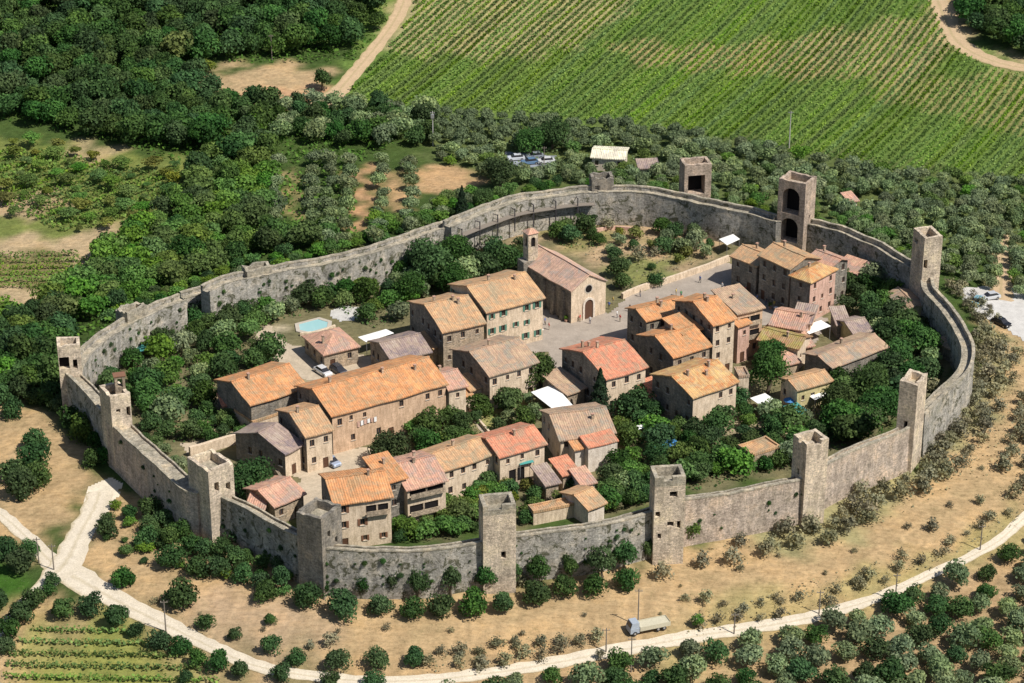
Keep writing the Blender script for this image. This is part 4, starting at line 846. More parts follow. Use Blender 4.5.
def scatter(pxpoly, spacing, count=999, avoid_wall=0.0, keep=None, mind=None):
    """random spots inside an outline, at least SPACING metres apart"""
    pl = wpoly(pxpoly); xs = [p[0] for p in pl]; ys = [p[1] for p in pl]; out = []; tries = 0
    mx = max(1500, count*60); A = rng.uniform(0, 1, (mx, 2)); X = min(xs)+A[:,0]*(max(xs)-min(xs)); Y = min(ys)+A[:,1]*(max(ys)-min(ys))
    ok = poly_in(X, Y, pl); X = X[ok]; Y = Y[ok]; wdv = wall_dist(X, Y); s2 = spacing**2; acc = np.zeros((0, 2))
    for x, y, w_ in zip(X, Y, wdv):
        if avoid_wall and abs(w_) < avoid_wall: continue
        if len(out) and (((acc-(x, y))**2).sum(1) < s2).any(): continue
        if blocked(x, y): continue
        if mind and TREES and (((np.array([t[:2] for t in TREES[-mind[1]:]])-(x, y))**2).sum(1) < mind[0]**2).any(): continue
        out.append((float(x), float(y))); acc = np.array(out)
        if len(out) >= count: break
    return out
ORD = ['', 'second ', 'third ', 'fourth ', 'fifth ', 'sixth ', 'seventh ', 'eighth ', 'ninth ', 'tenth ', 'eleventh ', 'twelfth ', 'thirteenth ', 'fourteenth ', 'fifteenth ', 'sixteenth ', 'seventeenth ', 'eighteenth ', 'nineteenth ', 'twentieth ']+[f'twenty-{w} ' for w in ('first','second','third','fourth','fifth','sixth','seventh','eighth','ninth')]+['farther-off ']*80
PEND = []
def later(root, adj): PEND.append((root, adj))
def settle_labels():
    """each tree of the gardens is named by the landmark nearest to it, its side, and its rank by distance there"""
    by = {}
    for o, adj in PEND:
        x, y = o.location[:2]; d = [(math.hypot(x-a, y-b), ph, a, b) for ph, a, b in LAND if len(ph.split()) < 7]; dist, ph, a, b = min(d)
        dx, dy = x-a, y-b; rel = ('right of' if dx > 0 else 'left of') if abs(dx) > abs(dy) else ('behind' if dy > 0 else 'in front of')
        by.setdefault((adj, rel, ph), []).append((dist, o.name, o))
    for (adj, rel, ph), L_ in by.items():
        L_.sort(key=lambda q: q[:2])
        for i, (_, _, o) in enumerate(L_):
            o['label'] = f'{adj} {rel} the {ph}' if len(L_) == 1 else f'{adj} {rel} the {ph}, {ORD[min(i, 28)]}nearest'
def clear_of(x, y, segs): pass
# --- the dark wood at the top left, tree by tree
WOOD = [((-12,-40),'far wood beyond the top edge'),]
def zone(pxp, spacing, kd, name, label, group, rmin, rmax, count=999, parts=False, mix_=None, squash=1.0, hk=1.1, avoid=0.0, mind=None, cat='tree'):
    pts_ = scatter(pxp, spacing, count, avoid, mind=mind); n = len(pts_); out = []
    for i, (x, y) in enumerate(sorted(pts_)):
        rad = random.uniform(rmin, rmax); k = kd if not mix_ or random.random() > mix_[1] else mix_[0]
        out.append(tree(name, k, x, y, rad, rad*hk, label=label, cat=cat, group=group, squash=squash, parts=parts))
    return out
g1 = 'broadleaf trees of the wood at the top left'
zone([(-25,15),(-25,-30),(395,-30),(392,0),(384,25),(365,45),(330,58),(255,58),(200,62),(120,66),(-25,66)], 4.9, 'forest', 'forest_tree', 'dark broadleaf tree in the upper part of the wood, above the clearing', g1, 2.7, 4.2, 170)
zone([(-25,66),(120,66),(170,74),(205,92),(215,104),(268,110),(268,135),(240,152),(140,148),(125,146),(70,132),(-10,120),(-30,118)], 4.7, 'forest', 'forest_tree', 'dark broadleaf tree in the lower part of the wood, above the terraced slope', g1, 2.6, 4.0, 115)
zone([(948,-30),(1060,-30),(1060,62),(1024,57),(990,48),(972,34),(962,12)], 4.8, 'forest', 'corner_wood_tree', 'dark tree of the small wood in the top-right corner, outside the bend of the track', 'trees of the small wood in the top-right corner', 2.6, 4.0, 60)
tpx('round_tree','yellowish',176,46,34,label='big rounded light-green tree standing out in the dark wood')
tpx('round_tree','forest',322,78,20,hk=1.3,label='single dark narrow tree on the bare patch beside the dirt track')
tpx('round_tree','yellowish',207,66,16,label='small pale-green tree at the edge of the grassy clearing in the wood')
# --- shrubs between wood, terraces and wall
g2 = 'green shrubby trees on the slope outside the back-left wall'
zone([(235,150),(262,128),(268,150),(268,235),(330,240),(330,245),(250,262),(170,290),(120,318),(60,325),(40,315),(66,290),(95,270),(150,228),(205,172)], 4.3, 'scrub', 'shrub_tree', 'green shrubby tree on the slope between the terraces and the back-left wall', g2, 2.0, 3.6, 230, mix_=('forest', 0.22), avoid=2.5)
zone([(270,110),(335,108),(430,120),(430,148),(412,146),(356,150),(270,140)], 4.2, 'forest', 'belt_tree', 'grey-green tree in the belt between the dirt clearing and the ochre strips', 'trees of the belt below the vineyard', 2.0, 3.3, 70, mix_=('olive', 0.5), mind=(3,250))
zone([(374,222),(384,226),(412,218),(440,205),(480,196),(484,205),(445,218),(410,230),(376,242)], 3.2, 'scrub', 'strip_tree', 'green bushy tree at the wall end of the ochre strips', 'trees at the end of the ochre strips', 1.2, 2.0, 30, mix_=('olive', 0.4), avoid=3.5)
for xx in (274, 312, 330, 346, 380, 410):
    for k in range(8): tpx('row_olive_tree','olive',xx+random.uniform(-3,3)-(k-3)*0.4,160+k*11+random.uniform(-2,2),17+random.uniform(-3,3),label=f'grey-green olive tree of the {["first","second","third","fourth","fifth","sixth"][(274,312,330,346,380,410).index(xx)]} upright row from the left',group='olive trees in upright rows behind the back-left wall',parts=False)
zone([(-30,330),(40,318),(66,325),(60,362),(58,392),(-30,402)], 4.0, 'scrub', 'slope_shrub', 'green shrub outside the far-left corner tower', 'shrubs outside the far-left tower', 2.0, 3.6, 40, mix_=('forest', 0.6), avoid=3.5, cat='shrub')
zone([(-20,140),(55,150),(130,168),(200,165),(225,178),(150,222),(130,228),(60,234),(60,205),(-20,225)], 4.6, 'scrub', 'terrace_shrub', 'low light-green shrub on the abandoned terraces at the left', 'low shrubs on the terraces', 0.9, 2.2, 100, squash=0.6, mix_=('yellowish', 0.4), cat='shrub')
for k,(x,y,w) in enumerate([(435,175,22),(500,172,24),(492,186,22),(516,180,16)]): pass
# big dark trees behind the wall
for x,y,w,t in [(500,172,34,'large dark rounded tree behind the gallery wall, nearest the car park'),(482,196,20,'medium green tree just outside the gallery wall'),(462,205,24,'dark purple-green tree touching the outside of the gallery wall'),(528,140,30,'dark tree at the left of a pair behind the car park'),(552,133,32,'dark blue-green tree at the right of a pair behind the car park')]:
    tpx('dark_tree','conifer' if 'purple' in t else 'big',x,y,w,label=t)
# --- the olive grove behind the town
gr = 'grey-green olive trees of the grove behind the town'
P_ = scatter([(430,118),(520,120),(620,130),(700,143),(800,162),(900,180),(1060,190),(1060,300),(1012,300),(1010,240),(997,240),(996,290),(975,288),(945,276),(900,240),(850,218),(812,205),(775,200),(720,190),(640,176),(560,178),(520,186),(480,180),(485,168),(440,165)], 3.15, 1200, avoid_wall=3.0)
P_ = [p for p in P_ if not any(math.hypot(p[0]-q[0], p[1]-q[1]) < r for q, r in ((ground(532,161),9),(ground(606,162),7),(ground(648,170),4),(ground(854,206),4)))]
P_.sort(key=lambda p: p[1]); near, far = P_[:298], P_[298:]
for x, y in near:
    cx, cy = project(x, y, 2)
    lab = 'grey-green olive tree of the grove '+('behind the gallery wall' if cx < 590 else 'behind the brown open-backed tower' if cx < 760 else 'beyond the wall between gate tower and slender tower' if cx < 915 else 'above the car park at the right')
    tree('olive_tree', 'olive' if random.random() > 0.10 else 'scrub', x, y, random.uniform(1.25, 2.2), None, label=lab, group=gr, parts=False)
if far:     # the rest, farthest off, as one mass
    cm = [KIND['olive'][0][i] for i in range(3)]; n0 = len(cm[0].vertices); Q = []; TT = []
    for x, y in far:
        me = random.choice(cm); co = np.empty(len(me.vertices)*3, np.float32); me.vertices.foreach_get('co', co); co = co.reshape(-1, 3); t = np.empty(len(me.vertices), np.float32); me.attributes['tint'].data.foreach_get('value', t)
        r_ = 1.2*random.uniform(1.25, 2.2); a = random.uniform(0, 6.28); c_, s_ = math.cos(a), math.sin(a); Q.append(np.stack([x+r_*(co[:,0]*c_-co[:,1]*s_), y+r_*(co[:,0]*s_+co[:,1]*c_), float(terrain(x, y))+r_*(1.05+co[:,2])], 1)); TT.append(np.clip(t*0.6+random.uniform(0, 0.4), 0, 1))
    Q = np.concatenate(Q); TT = np.concatenate(TT); n = len(Q)//4; me = bpy.data.meshes.new('olive_grove'); me.vertices.add(4*n); me.vertices.foreach_set('co', Q.astype(np.float32).ravel()); me.loops.add(4*n); me.loops.foreach_set('vertex_index', np.arange(4*n, dtype=np.int32)); me.polygons.add(n); me.polygons.foreach_set('loop_start', np.arange(n, dtype=np.int32)*4); me.update(calc_edges=True)
    me.attributes.new('tint', 'FLOAT', 'POINT').data.foreach_set('value', TT); me.materials.append(F['olive'])
    tag(link('olive_grove', me), 'far edge of the olive grove below the vineyard', 'olive grove', kind='stuff')
# --- vineyards: each row of vines a thing of its own
def vine_rows(pxpoly, dirv, spacing, lab, grp, h=1.1, w=0.40, dens=9, leafk=0.27, gap=0.03, keepout=()):
    pl = wpoly(pxpoly); kp = [wpoly(k) for k in keepout]; d = np.array(dirv, float); d /= np.linalg.norm(d); n_ = np.array([d[1], -d[0]])
    A = np.array(pl); s = A@n_; rows = []
    for c in np.arange(s.min(), s.max(), spacing):
        t = A@d; ts = np.arange(t.min(), t.max(), 1/dens); X = n_[0]*c+d[0]*ts; Y = n_[1]*c+d[1]*ts; ok = poly_in(X, Y, pl)
        for k in kp: ok &= ~poly_in(X, Y, k)
        ok &= rng.uniform(0, 1, len(ts)) > gap; pass
        if ok.sum() > 25: rows.append((X[ok], Y[ok]))
    for i, (X, Y) in enumerate(rows):
        m = len(X)*2; X = np.repeat(X, 2); Y = np.repeat(Y, 2); x0, y0 = X.mean(), Y.mean(); z0 = float(terrain(x0, y0))
        off = rng.normal(0, w*0.55, m); P = np.stack([X+n_[0]*off+rng.normal(0, .12, m)-x0, Y+n_[1]*off+rng.normal(0, .12, m)-y0, terrain(X, Y)-z0+rng.uniform(0.25, h, m)], 1)
        Nr = np.stack([rng.normal(0, .6, m), rng.normal(0, .6, m), np.abs(rng.normal(.6, .4, m))], 1); Nr /= np.linalg.norm(Nr, axis=1)[:, None]; U = np.cross(Nr, rng.normal(size=(m, 3))); U /= np.linalg.norm(U, axis=1)[:, None]; V = np.cross(Nr, U)
        sz = leafk*rng.uniform(.6, 1.2, m)[:, None]; Q = np.stack([P-U*sz, P+V*sz, P+U*sz, P-V*sz], 1).reshape(-1, 3); me = bpy.data.meshes.new('vine_row'); me.vertices.add(4*m); me.vertices.foreach_set('co', Q.astype(np.float32).ravel())
        me.loops.add(4*m); me.loops.foreach_set('vertex_index', np.arange(4*m, dtype=np.int32)); me.polygons.add(m); me.polygons.foreach_set('loop_start', np.arange(m, dtype=np.int32)*4); me.update(calc_edges=True)
        me.attributes.new('tint', 'FLOAT', 'POINT').data.foreach_set('value', np.repeat(np.clip(rng.uniform(0, 1, m), 0, 1), 4).astype(np.float32)); me.materials.append(F['vine'])
        tag(link('vine_row' if 'hillside' in grp else 'small_vineyard_row', me, None, (x0, y0, z0)), lab % (i+1), 'vine row', grp)
vine_rows([(340,104),(362,78),(392,45),(412,15),(425,-40),(905,-40),(932,5),(948,45),(985,68),(1060,86),(1060,190),(900,172),(800,155),(700,136),(620,124),(520,114),(430,112)], (0.46, 0.89), 2.0, 'long green vine row of the hillside vineyard, row %d counted from its upper left corner', 'vine rows of the hillside vineyard')
vine_rows([(-30,252),(60,250),(88,258),(85,268),(60,288),(-30,288)], (1, 0.02), 3.4, 'short level vine row on the terrace at the left, row %d from its near edge', 'vine rows of the small left terrace', h=1.4, w=0.6, dens=7, gap=0.08)
vine_rows([(35,628),(110,622),(200,668),(240,700),(240,720),(-10,720),(10,650)], (1, -0.12), 2.9, 'yellowish vine row at the bottom left below the gravel road, row %d from the bottom', 'vine rows at the bottom left', h=1.0, w=0.55, dens=7, gap=0.12)
vine_rows([(-20,150),(60,155),(150,172),(200,168),(140,222),(60,232),(-20,195)], (1, 0.75), 3.0, 'overgrown slanting vine row on the abandoned terraces, row %d from the lower right', 'vine rows on the abandoned terraces', h=1.3, w=0.8, dens=7, leafk=0.34, gap=0.25)
# --- slope outside the front wall: round dark bushes
gb = 'round dark bushes below the front walls'
ROWS = [
 ('lower row below the front wall', [(266,592,26),(306,597,30),(343,605,32),(381,605,28),(413,608,28),(442,606,26),(474,603,30),(503,604,28),(539,594,28),(566,587,26),(594,586,26),(627,579,28)]),
 ('upper row below the front wall', [(283,576,26),(325,585,16),(363,584,18),(393,579,22),(418,581,24),(451,577,24),(486,576,24),(515,572,20),(539,568,24),(570,566,20),(602,560,30),(625,553,26),(648,548,18)]),
 ('outer row on the front-left slope', [(107,527,30),(125,578,28),(180,594,36),(147,537,30),(172,556,32),(197,567,32),(217,567,28),(242,574,30),(262,582,24)]),
 ('row under the front-left wall', [(150,508,26),(165,518,28),(150,524,24),(182,530,28),(190,545,28),(205,548,26),(222,548,26),(236,556,24),(168,537,26),(248,556,22),(262,562,24),(282,562,24),(300,566,22),(130,512,20),(212,532,22),(235,536,20),(276,545,16)]),
 ('row along the gravel road', [(62,608,22),(90,606,26),(116,618,24),(136,630,20),(160,640,24),(180,646,24),(197,658,22),(218,661,24),(240,671,22),(205,622,16),(234,634,14),(270,620,14),(270,645,20),(296,657,18),(338,660,26),(378,659,24),(416,658,24),(281,672,22),(331,680,22),(373,680,20),(185,676,16)]),
 ('row outside the two far-left towers', [(22,388,26),(40,380,26),(12,408,26),(50,395,28),(62,405,26),(74,418,28),(85,430,28),(97,442,28),(104,455,24),(92,458,22),(35,398,22),(108,440,20),(0,395,30)]),
 ('clump on the dry left field', [(36,440,26),(33,458,34),(20,485,34),(38,476,26),(10,472,26)]),
 ('group beside the road fork', [(8,548,30),(22,560,30),(30,548,20),(52,580,14),(48,590,16),(34,598,26),(20,612,26),(8,628,28),(-2,600,26),(4,646,22)]),
]
for lab, L_ in ROWS:
    for i, (x, y, w) in enumerate(sorted(L_)):
        yk = 'along the road' in lab or 'left edge' in lab
        tpx('round_bush', 'bush' if random.random() < 0.8 else 'garden', x, y, w*random.uniform(0.78, 1.02)*(0.88 if 'upper' in lab or 'front-left' in lab else 1.05), hk=2.2 if 'upper' in lab else 1.1 if 'under the' in lab else 0.85, squash=1.5 if 'upper' in lab else 1.12, label=f'round green bush, {ORD[i] if i else "first "}from the left in the {lab}', cat='bush', group=gb, parts='upper' in lab)
for x,y,w,t in [(694,530,20,'bright green narrow shrub right of the front tower with dark holes'),(697,621,12,'small bright green bush on the dry slope near the truck'),(290,575,10,'small yellow-green weed clump at the foot of the corner-on grey tower')]: tpx('green_shrub','scrub',x,y,w,hk=1.2,squash=1.5,label=t,cat='shrub')
# --- scraggly grey olives and dry shrubs on the right-hand slope
gd = 'scraggly grey young olive trees on the dry slope outside the right wall'
for i,(x,y,w) in enumerate([(662,572,20),(702,560,18),(732,557,20),(740,540,16),(765,550,18),(706,597,16),(743,608,14),(685,597,10),(932,525,15),(770,545,20),(797,540,22),(815,527,18),(830,537,22),(848,525,20),(868,518,18),(856,508,16),(980,500,12),(990,516,14),(870,575,14),(858,580,14),(900,565,14),(950,540,12),(560,640,14),(525,652,16),(600,655,12),(460,655,12),(480,660,12),(515,640,10),(330,640,16),(310,645,10)]):
    tpx('young_olive_tree','greyolive',x,y,w,hk=0.85,label='scraggly grey young olive tree standing alone on the dry slope below the front wall',group='lone scraggly young olives on the dry slope',parts=False)
zone([(800,512),(870,490),(925,470),(965,420),(985,370),(985,330),(1000,345),(1024,360),(1010,400),(985,440),(960,470),(930,492),(880,520),(830,535),(775,540),(735,535),(720,520)], 3.3, 'greyolive', 'grey_olive_tree', 'scraggly grey olive tree in the band along the right wall', gd, 1.2, 2.1, 150, mix_=('dry', 0.35), avoid=2.0, hk=0.85)
zone([(925,392),(962,386),(975,350),(972,318),(985,322),(1000,345),(985,400),(960,440),(930,462),(905,470),(900,455)], 2.6, 'dry', 'dry_shrub', 'dry grey shrub hugging the foot of the curved right wall', 'dry shrubs at the foot of the right wall', 0.9, 1.7, 90, mix_=('greyolive', 0.5), avoid=1.2, hk=0.8, cat='shrub')
zone([(945,285),(955,282),(968,290),(990,312),(1000,325),(985,322),(960,305)], 2.2, 'dry', 'dry_shrub', 'pale dry shrub between the slender tower and the car park', 'dry shrubs beside the car park', 0.8, 1.5, 30, mix_=('greyolive', 0.6), hk=0.8, cat='shrub')
zone([(1024,400),(1060,395),(1060,520),(1015,500),(1000,470)], 3.0, 'greyolive', 'grey_olive_tree', 'scraggly grey olive tree at the right edge above the gravel road', 'grey olives at the right edge', 1.2, 2.0, 30, hk=0.85)
zone([(840,585),(940,545),(1010,505),(1015,520),(960,552),(900,580),(850,600),(700,640),(690,622),(760,605)], 3.2, 'dry', 'dry_shrub', 'low olive-brown shrub on the road bank at the lower right', 'dry shrubs on the road bank', 0.7, 1.4, 50, hk=0.7, cat='shrub')
zone([(420,655),(560,640),(600,640),(560,660),(500,670),(420,672)], 3.0, 'dry', 'dry_shrub', 'small grey shrub on the bank above the bottom road', 'shrubs on the bank above the bottom road', 0.8, 1.5, 28, mix_=('greyolive', 0.6), hk=0.7, cat='shrub')
# --- the olive grove at the lower right
zone([(430,705),(500,690),(580,678),(640,665),(700,655),(770,645),(830,632),(870,622),(910,606),(950,588),(990,570),(1030,545),(1080,530),(1080,740),(430,740)], 3.7, 'bush', 'grove_tree', 'green olive tree of the grove below the gravel road at the lower right', 'green olive trees of the lower right grove', 1.5, 2.4, 280, mix_=('olive', 0.62), hk=0.95)
for x,y,w in [(590,628,0)]: pass

zone([(345,578),(400,574),(480,570),(560,562),(640,548),(650,556),(560,580),(480,590),(400,594),(345,596)], 3.0, 'bush', 'foot_shrub', 'small shrub in the tangle at the foot of the front wall', 'small shrubs at the foot of the front wall', 0.8, 1.8, 60, mix_=('greyolive', 0.4), avoid=1.5, hk=0.8, cat='shrub')
zone([(110,505),(200,530),(300,575),(330,590),(330,600),(250,592),(180,575),(120,560),(100,530)], 3.0, 'bush', 'slope_bush', 'small green bush filling gaps on the front-left slope', 'small bushes on the front-left slope', 0.6, 1.4, 26, mix_=('scrub', 0.4), avoid=1.5, hk=0.8, cat='bush')
zone([(690,575),(860,540),(960,490),(1000,420),(1010,440),(960,530),(860,580),(700,620),(420,650),(200,640),(140,600),(420,630),(600,615)], 7.5, 'dry', 'dry_tuft', 'small dry tuft of weeds on the open straw-coloured slope', 'dry tufts on the open slope', 0.35, 0.9, 90, hk=0.6, cat='weed')

for nm_, lb_, pl_, n_, mx_ in [('verge_shrub','green shrub on the verge just outside the back-left wall',[(110,318),(150,298),(205,280),(256,264),(300,255),(340,248),(405,228),(450,214),(480,202),(560,182),(560,190),(512,198),(445,222),(405,236),(340,255),(256,271),(206,288),(155,307),(115,326)],110,('forest',.3)),('verge_olive','grey-green shrub on the verge just outside the back wall by the gate',[(560,180),(640,176),(720,190),(812,205),(900,238),(930,268),(905,262),(875,243),(808,221),(720,205),(680,196),(590,189)],90,('olive',.7))]:
    for x, y in scatter(pl_, 2.6, n_, 1.6):
        r_ = random.uniform(0.9, 1.9); tree(nm_, mx_[0] if random.random() < mx_[1] else 'scrub', x, y, r_, r_*0.85, label=lb_, cat='shrub', group=lb_.replace('shrub', 'shrubs'), parts=False)
# --- gardens inside the walls
def gz(pxp, sp, rmin, rmax, cnt, kinds_, adj, hk=0.95, nm='garden_tree', cat='tree', sq=1.0, av=2.2, mind=None):
    for x, y in scatter(pxp, sp, cnt, avoid_wall=av, mind=mind):
        rad = random.uniform(rmin, rmax); k = random.choice(kinds_); o = tree(nm, k, x, y, rad, rad*hk, cat=cat, group='trees and shrubs of the gardens inside the walls', squash=sq, parts=False); later(o, {'garden': 'mid-green leafy tree', 'bush': 'dark green rounded tree', 'olive': 'grey-green olive tree', 'scrub': 'light green bushy tree', 'forest': 'dark bushy tree', 'yellowish': 'yellow-green small tree', 'dry': 'dry greyish shrub', 'greyolive': 'sparse grey-green tree', 'big': 'large leafy tree', 'conifer': 'dark conifer'}[k] if nm == 'garden_tree' else adj)
def hand(L_, kd='garden', hk=0.95, nm='garden_tree', cat='tree', sq=1.0):
    for x, y, w, lab in L_: tpx(nm, kd, x, y, w, hk=hk, label=lab, cat=cat, squash=sq)
hand([(388,448,40,'round dense tree at the right edge of the parking courtyard'),(540,372,42,'large round tree between the brown-roofed house and the white awning'),(428,262,52,'largest dark tree of the clump inside the back-left wall, on the left'),(458,252,40,'tall dark tree of the clump below the gallery wall, on the right'),(410,285,34,'green tree at the lower left of the big dark clump'),(452,278,34,'bluish-green tree at the lower right of the big dark clump'),(434,240,34,'top tree of the dark clump, overlapping the town wall'),(866,385,46,'large dark tree beside the large brown-roofed building'),(842,400,38,'dark spreading tree between the awning and the pale thick tower'),(880,405,44,'large dark tree just behind the pale thick tower'),(862,420,38,'dark tree inside the wall left of the pale thick tower'),(248,478,44,'dense green tree filling the lower end of the walled yard')], 'big', 1.0)
hand([(768,368,38,'tall dark tree standing before the mossy olive-roofed building'),(772,352,26,'pointed dark tree top beside the narrow pink house')], 'big', 1.6, sq=1.3)
hand([(600,396,34,'pointed dark conifer in front of the red-roofed piazza house')], 'conifer', 1.45, nm='conifer_tree')
hand([(480,406,26,'round bush-like tree at the lower right corner of the long terrace'),(508,402,30,'leafy tree in the middle garden below the brown-roofed house'),(524,418,26,'tree with paler top at the right of the middle garden'),(430,424,30,'grey-green tree in front of the long terrace, upper of the pair'),(428,442,30,'low green tree above the pink-roofed front house'),(456,438,24,'grey-green tree left of the middle garden path'),(618,268,22,'round dark green tree on the bank beside the church'),(622,282,18,'dark tree just right of the church front'),(655,280,16,'dark bush on the low wall of the piazza'),(520,262,20,'dark tree touching the left side of the bell tower'),(488,480,22,'dark green tree before the long cream front-row house'),(510,488,20,'low green tree left of the purple-grey store'),(572,484,18,'round dark tree beside the bright red-roofed hut')], 'garden', 0.9)
hand([(905,322,34,'very bright green rounded tree below the small house by the curved wall'),(892,330,24,'bright green low tree left of the very bright one')], 'scrub', 0.8)
gz([(84,372),(128,333),(205,305),(262,322),(255,345),(275,366),(212,382),(218,402),(245,412),(222,430),(180,446),(158,438),(128,410)], 4.0, 1.6, 3.0, 120, ['garden','garden','bush','olive','scrub','forest'], '')
gz([(205,300),(262,283),(400,262),(412,300),(404,320),(362,328),(365,308),(332,306),(300,318),(265,325),(225,312)], 3.8, 1.6, 2.8, 70, ['garden','scrub','bush','olive'], '')
gz([(395,268),(470,232),(480,250),(528,252),(520,272),(470,284),(440,292),(415,300)], 4.0, 1.8, 3.2, 26, ['garden','bush','olive','forest'], '', mind=(2.5,60))
gz([(545,226),(600,222),(600,246),(560,246)], 3.4, 1.3, 2.3, 20, ['garden','scrub','bush'], '')
gz([(596,214),(650,218),(712,232),(716,254),(690,264),(640,272),(612,262)], 3.6, 0.9, 1.9, 60, ['olive','greyolive','garden','yellowish'], '')
gz([(650,228),(705,230),(700,255),(660,255)], 3.6, 1.6, 2.5, 12, ['olive','garden'], '')
gz([(836,284),(870,282),(905,300),(930,345),(955,355),(935,385),(900,372),(890,350),(850,312),(838,312)], 3.9, 1.8, 3.2, 60, ['garden','bush','olive','forest'], '')
gz([(830,372),(900,362),(915,380),(900,410),(860,440),(832,452),(818,430),(835,405)], 4.4, 2.4, 3.8, 30, ['forest','bush','garden'], '', mind=(3,200))
gz([(618,405),(650,395),(680,415),(740,405),(780,420),(815,425),(795,465),(745,470),(690,488),(650,498),(612,505),(610,480),(622,450)], 3.7, 1.5, 2.8, 110, ['garden','bush','forest','scrub','olive'], '')
gz([(478,488),(530,482),(545,500),(580,512),(610,512),(560,520),(520,524),(480,530)], 3.2, 1.2, 2.0, 30, ['scrub','garden','yellowish'], '')
gz([(600,486),(648,478),(650,505),(608,512)], 3.2, 1.6, 2.6, 22, ['scrub','garden','forest'], '')
gz([(396,520),(475,500),(480,532),(400,541)], 2.6, 1.4, 2.2, 34, ['scrub'], '')
gz([(335,528),(398,520),(400,540),(340,541)], 3.2, 1.0, 1.7, 14, ['dry','greyolive','garden'], '')
gz([(412,430),(462,420),(474,445),(420,455),(405,448)], 3.3, 1.3, 2.2, 20, ['garden','olive','scrub'], '', mind=(2,120))
gz([(470,400),(530,395),(536,425),(500,436),(470,430)], 4.2, 1.2, 2.0, 10, ['olive','garden'], '', mind=(2.5,120))
gz([(640,500),(690,484),(760,474),(800,464),(850,436),(862,428),(830,434),(790,452),(720,470),(650,486)], 2.9, 1.2, 2.1, 60, ['garden','bush','scrub','forest'], '', mind=(1.6,150))
gz([(340,532),(400,534),(470,526),(520,512),(600,506),(645,496),(642,507),(560,522),(480,534),(400,542),(340,542)], 2.7, 0.9, 1.6, 60, ['garden','bush','scrub','greyolive'], '', av=1.8, mind=(1.6,200))
gz([(125,430),(150,440),(188,470),(186,476),(155,452),(125,436)], 2.6, 0.9, 1.6, 20, ['garden','olive'], '', av=2.4)
gz([(262,435),(215,425),(190,438),(215,446)], 3.0, 1.0, 1.8, 10, ['scrub','garden'], '')
def undergrowth(name, label, areas, mat, dens, hmax=1.1, leaf=0.3):
    """knee-high growth between the trees, too much of it to count"""
    QQ, TT = [], []
    for pxp in areas:
        pl = wpoly(pxp); xs = [p[0] for p in pl]; ys = [p[1] for p in pl]; n = int((max(xs)-min(xs))*(max(ys)-min(ys))*dens)
        X = rng.uniform(min(xs), max(xs), n); Y = rng.uniform(min(ys), max(ys), n); ok = poly_in(X, Y, pl)
        cl = np.sin(X*0.9+2*np.sin(Y*0.5))*np.sin(Y*0.8+2*np.sin(X*0.37))+rng.normal(0, 0.45, n); ok &= cl > -0.15; ok &= np.abs(wall_dist(X, Y)) > 2.2
        X, Y, cl = X[ok], Y[ok], cl[ok]
        for a, b, c, d, f in FB:
            o2 = ~((X > a) & (X < b) & (Y > c) & (Y < d)) | ~poly_in(X, Y, f); X, Y, cl = X[o2], Y[o2], cl[o2]
        m = len(X); P = np.stack([X, Y, terrain(X, Y)+rng.uniform(0.05, hmax, m)*np.clip(0.5+cl, 0.2, 1.3)], 1)
        Nr = rng.normal(size=(m, 3)); Nr[:, 2] = np.abs(Nr[:, 2])+0.4; Nr /= np.linalg.norm(Nr, axis=1)[:, None]; U = np.cross(Nr, rng.normal(size=(m, 3))); U /= np.linalg.norm(U, axis=1)[:, None]; V = np.cross(Nr, U)
        sz = leaf*rng.uniform(.5, 1.3, m)[:, None]; QQ.append(np.stack([P-U*sz, P+V*sz, P+U*sz, P-V*sz], 1).reshape(-1, 3)); TT.append(np.repeat(np.clip(0.4+0.3*cl+rng.uniform(-.3, .3, m), 0, 1), 4))
    Q = np.concatenate(QQ); TT = np.concatenate(TT).astype(np.float32); n = len(Q)//4; me = bpy.data.meshes.new(name); me.vertices.add(4*n); me.vertices.foreach_set('co', Q.astype(np.float32).ravel()); me.loops.add(4*n); me.loops.foreach_set('vertex_index', np.arange(4*n, dtype=np.int32)); me.polygons.add(n); me.polygons.foreach_set('loop_start', np.arange(n, dtype=np.int32)*4); me.update(calc_edges=True)
    me.attributes.new('tint', 'FLOAT', 'POINT').data.foreach_set('value', TT); me.materials.append(F[mat]); return tag(link(name, me), label, 'undergrowth', kind='stuff')
undergrowth('undergrowth', 'low scrub between the trees of the wood and slope at the left', [[(-30,10),(-30,-40),(395,-40),(384,25),(355,60),(330,64),(200,62),(195,80),(235,98),(270,110),(335,106),(430,120),(356,165),(356,235),(250,262),(120,318),(40,395),(-30,400),(-30,330),(60,310),(100,268),(205,172),(125,146),(-10,118)]], 'scrub', 1.6, 1.5, 0.42)
undergrowth('undergrowth', 'low growth between the olive trees of the grove behind the town', [[(430,120),(520,120),(700,143),(900,180),(1060,190),(1060,240),(1012,240),(995,260),(975,288),(900,240),(812,205),(720,190),(560,178),(480,180)]], 'olive', 1.2, 0.8, 0.32)
undergrowth('undergrowth', 'garden weeds and low plants between the trees inside the walls', [[(84,372),(128,333),(205,300),(262,283),(400,262),(440,235),(480,250),(528,252),(470,284),(415,300),(404,325),(360,330),(332,306),(300,318),(262,330),(255,345),(282,375),(215,380),(218,400),(248,412),(222,430),(180,446),(130,415)],
 [(545,224),(604,222),(600,248),(560,250)],[(836,282),(905,298),(960,350),(935,392),(915,380),(900,410),(860,440),(800,470),(690,492),(650,505),(520,526),(340,541),(400,515),(480,486),(600,480),(618,400),(650,395),(680,415),(740,408),(800,425),(830,372),(880,372),(850,318)],[(410,430),(470,398),(536,398),(520,412),(474,446),(420,456)]], 'garden', 2.2, 0.9, 0.26)
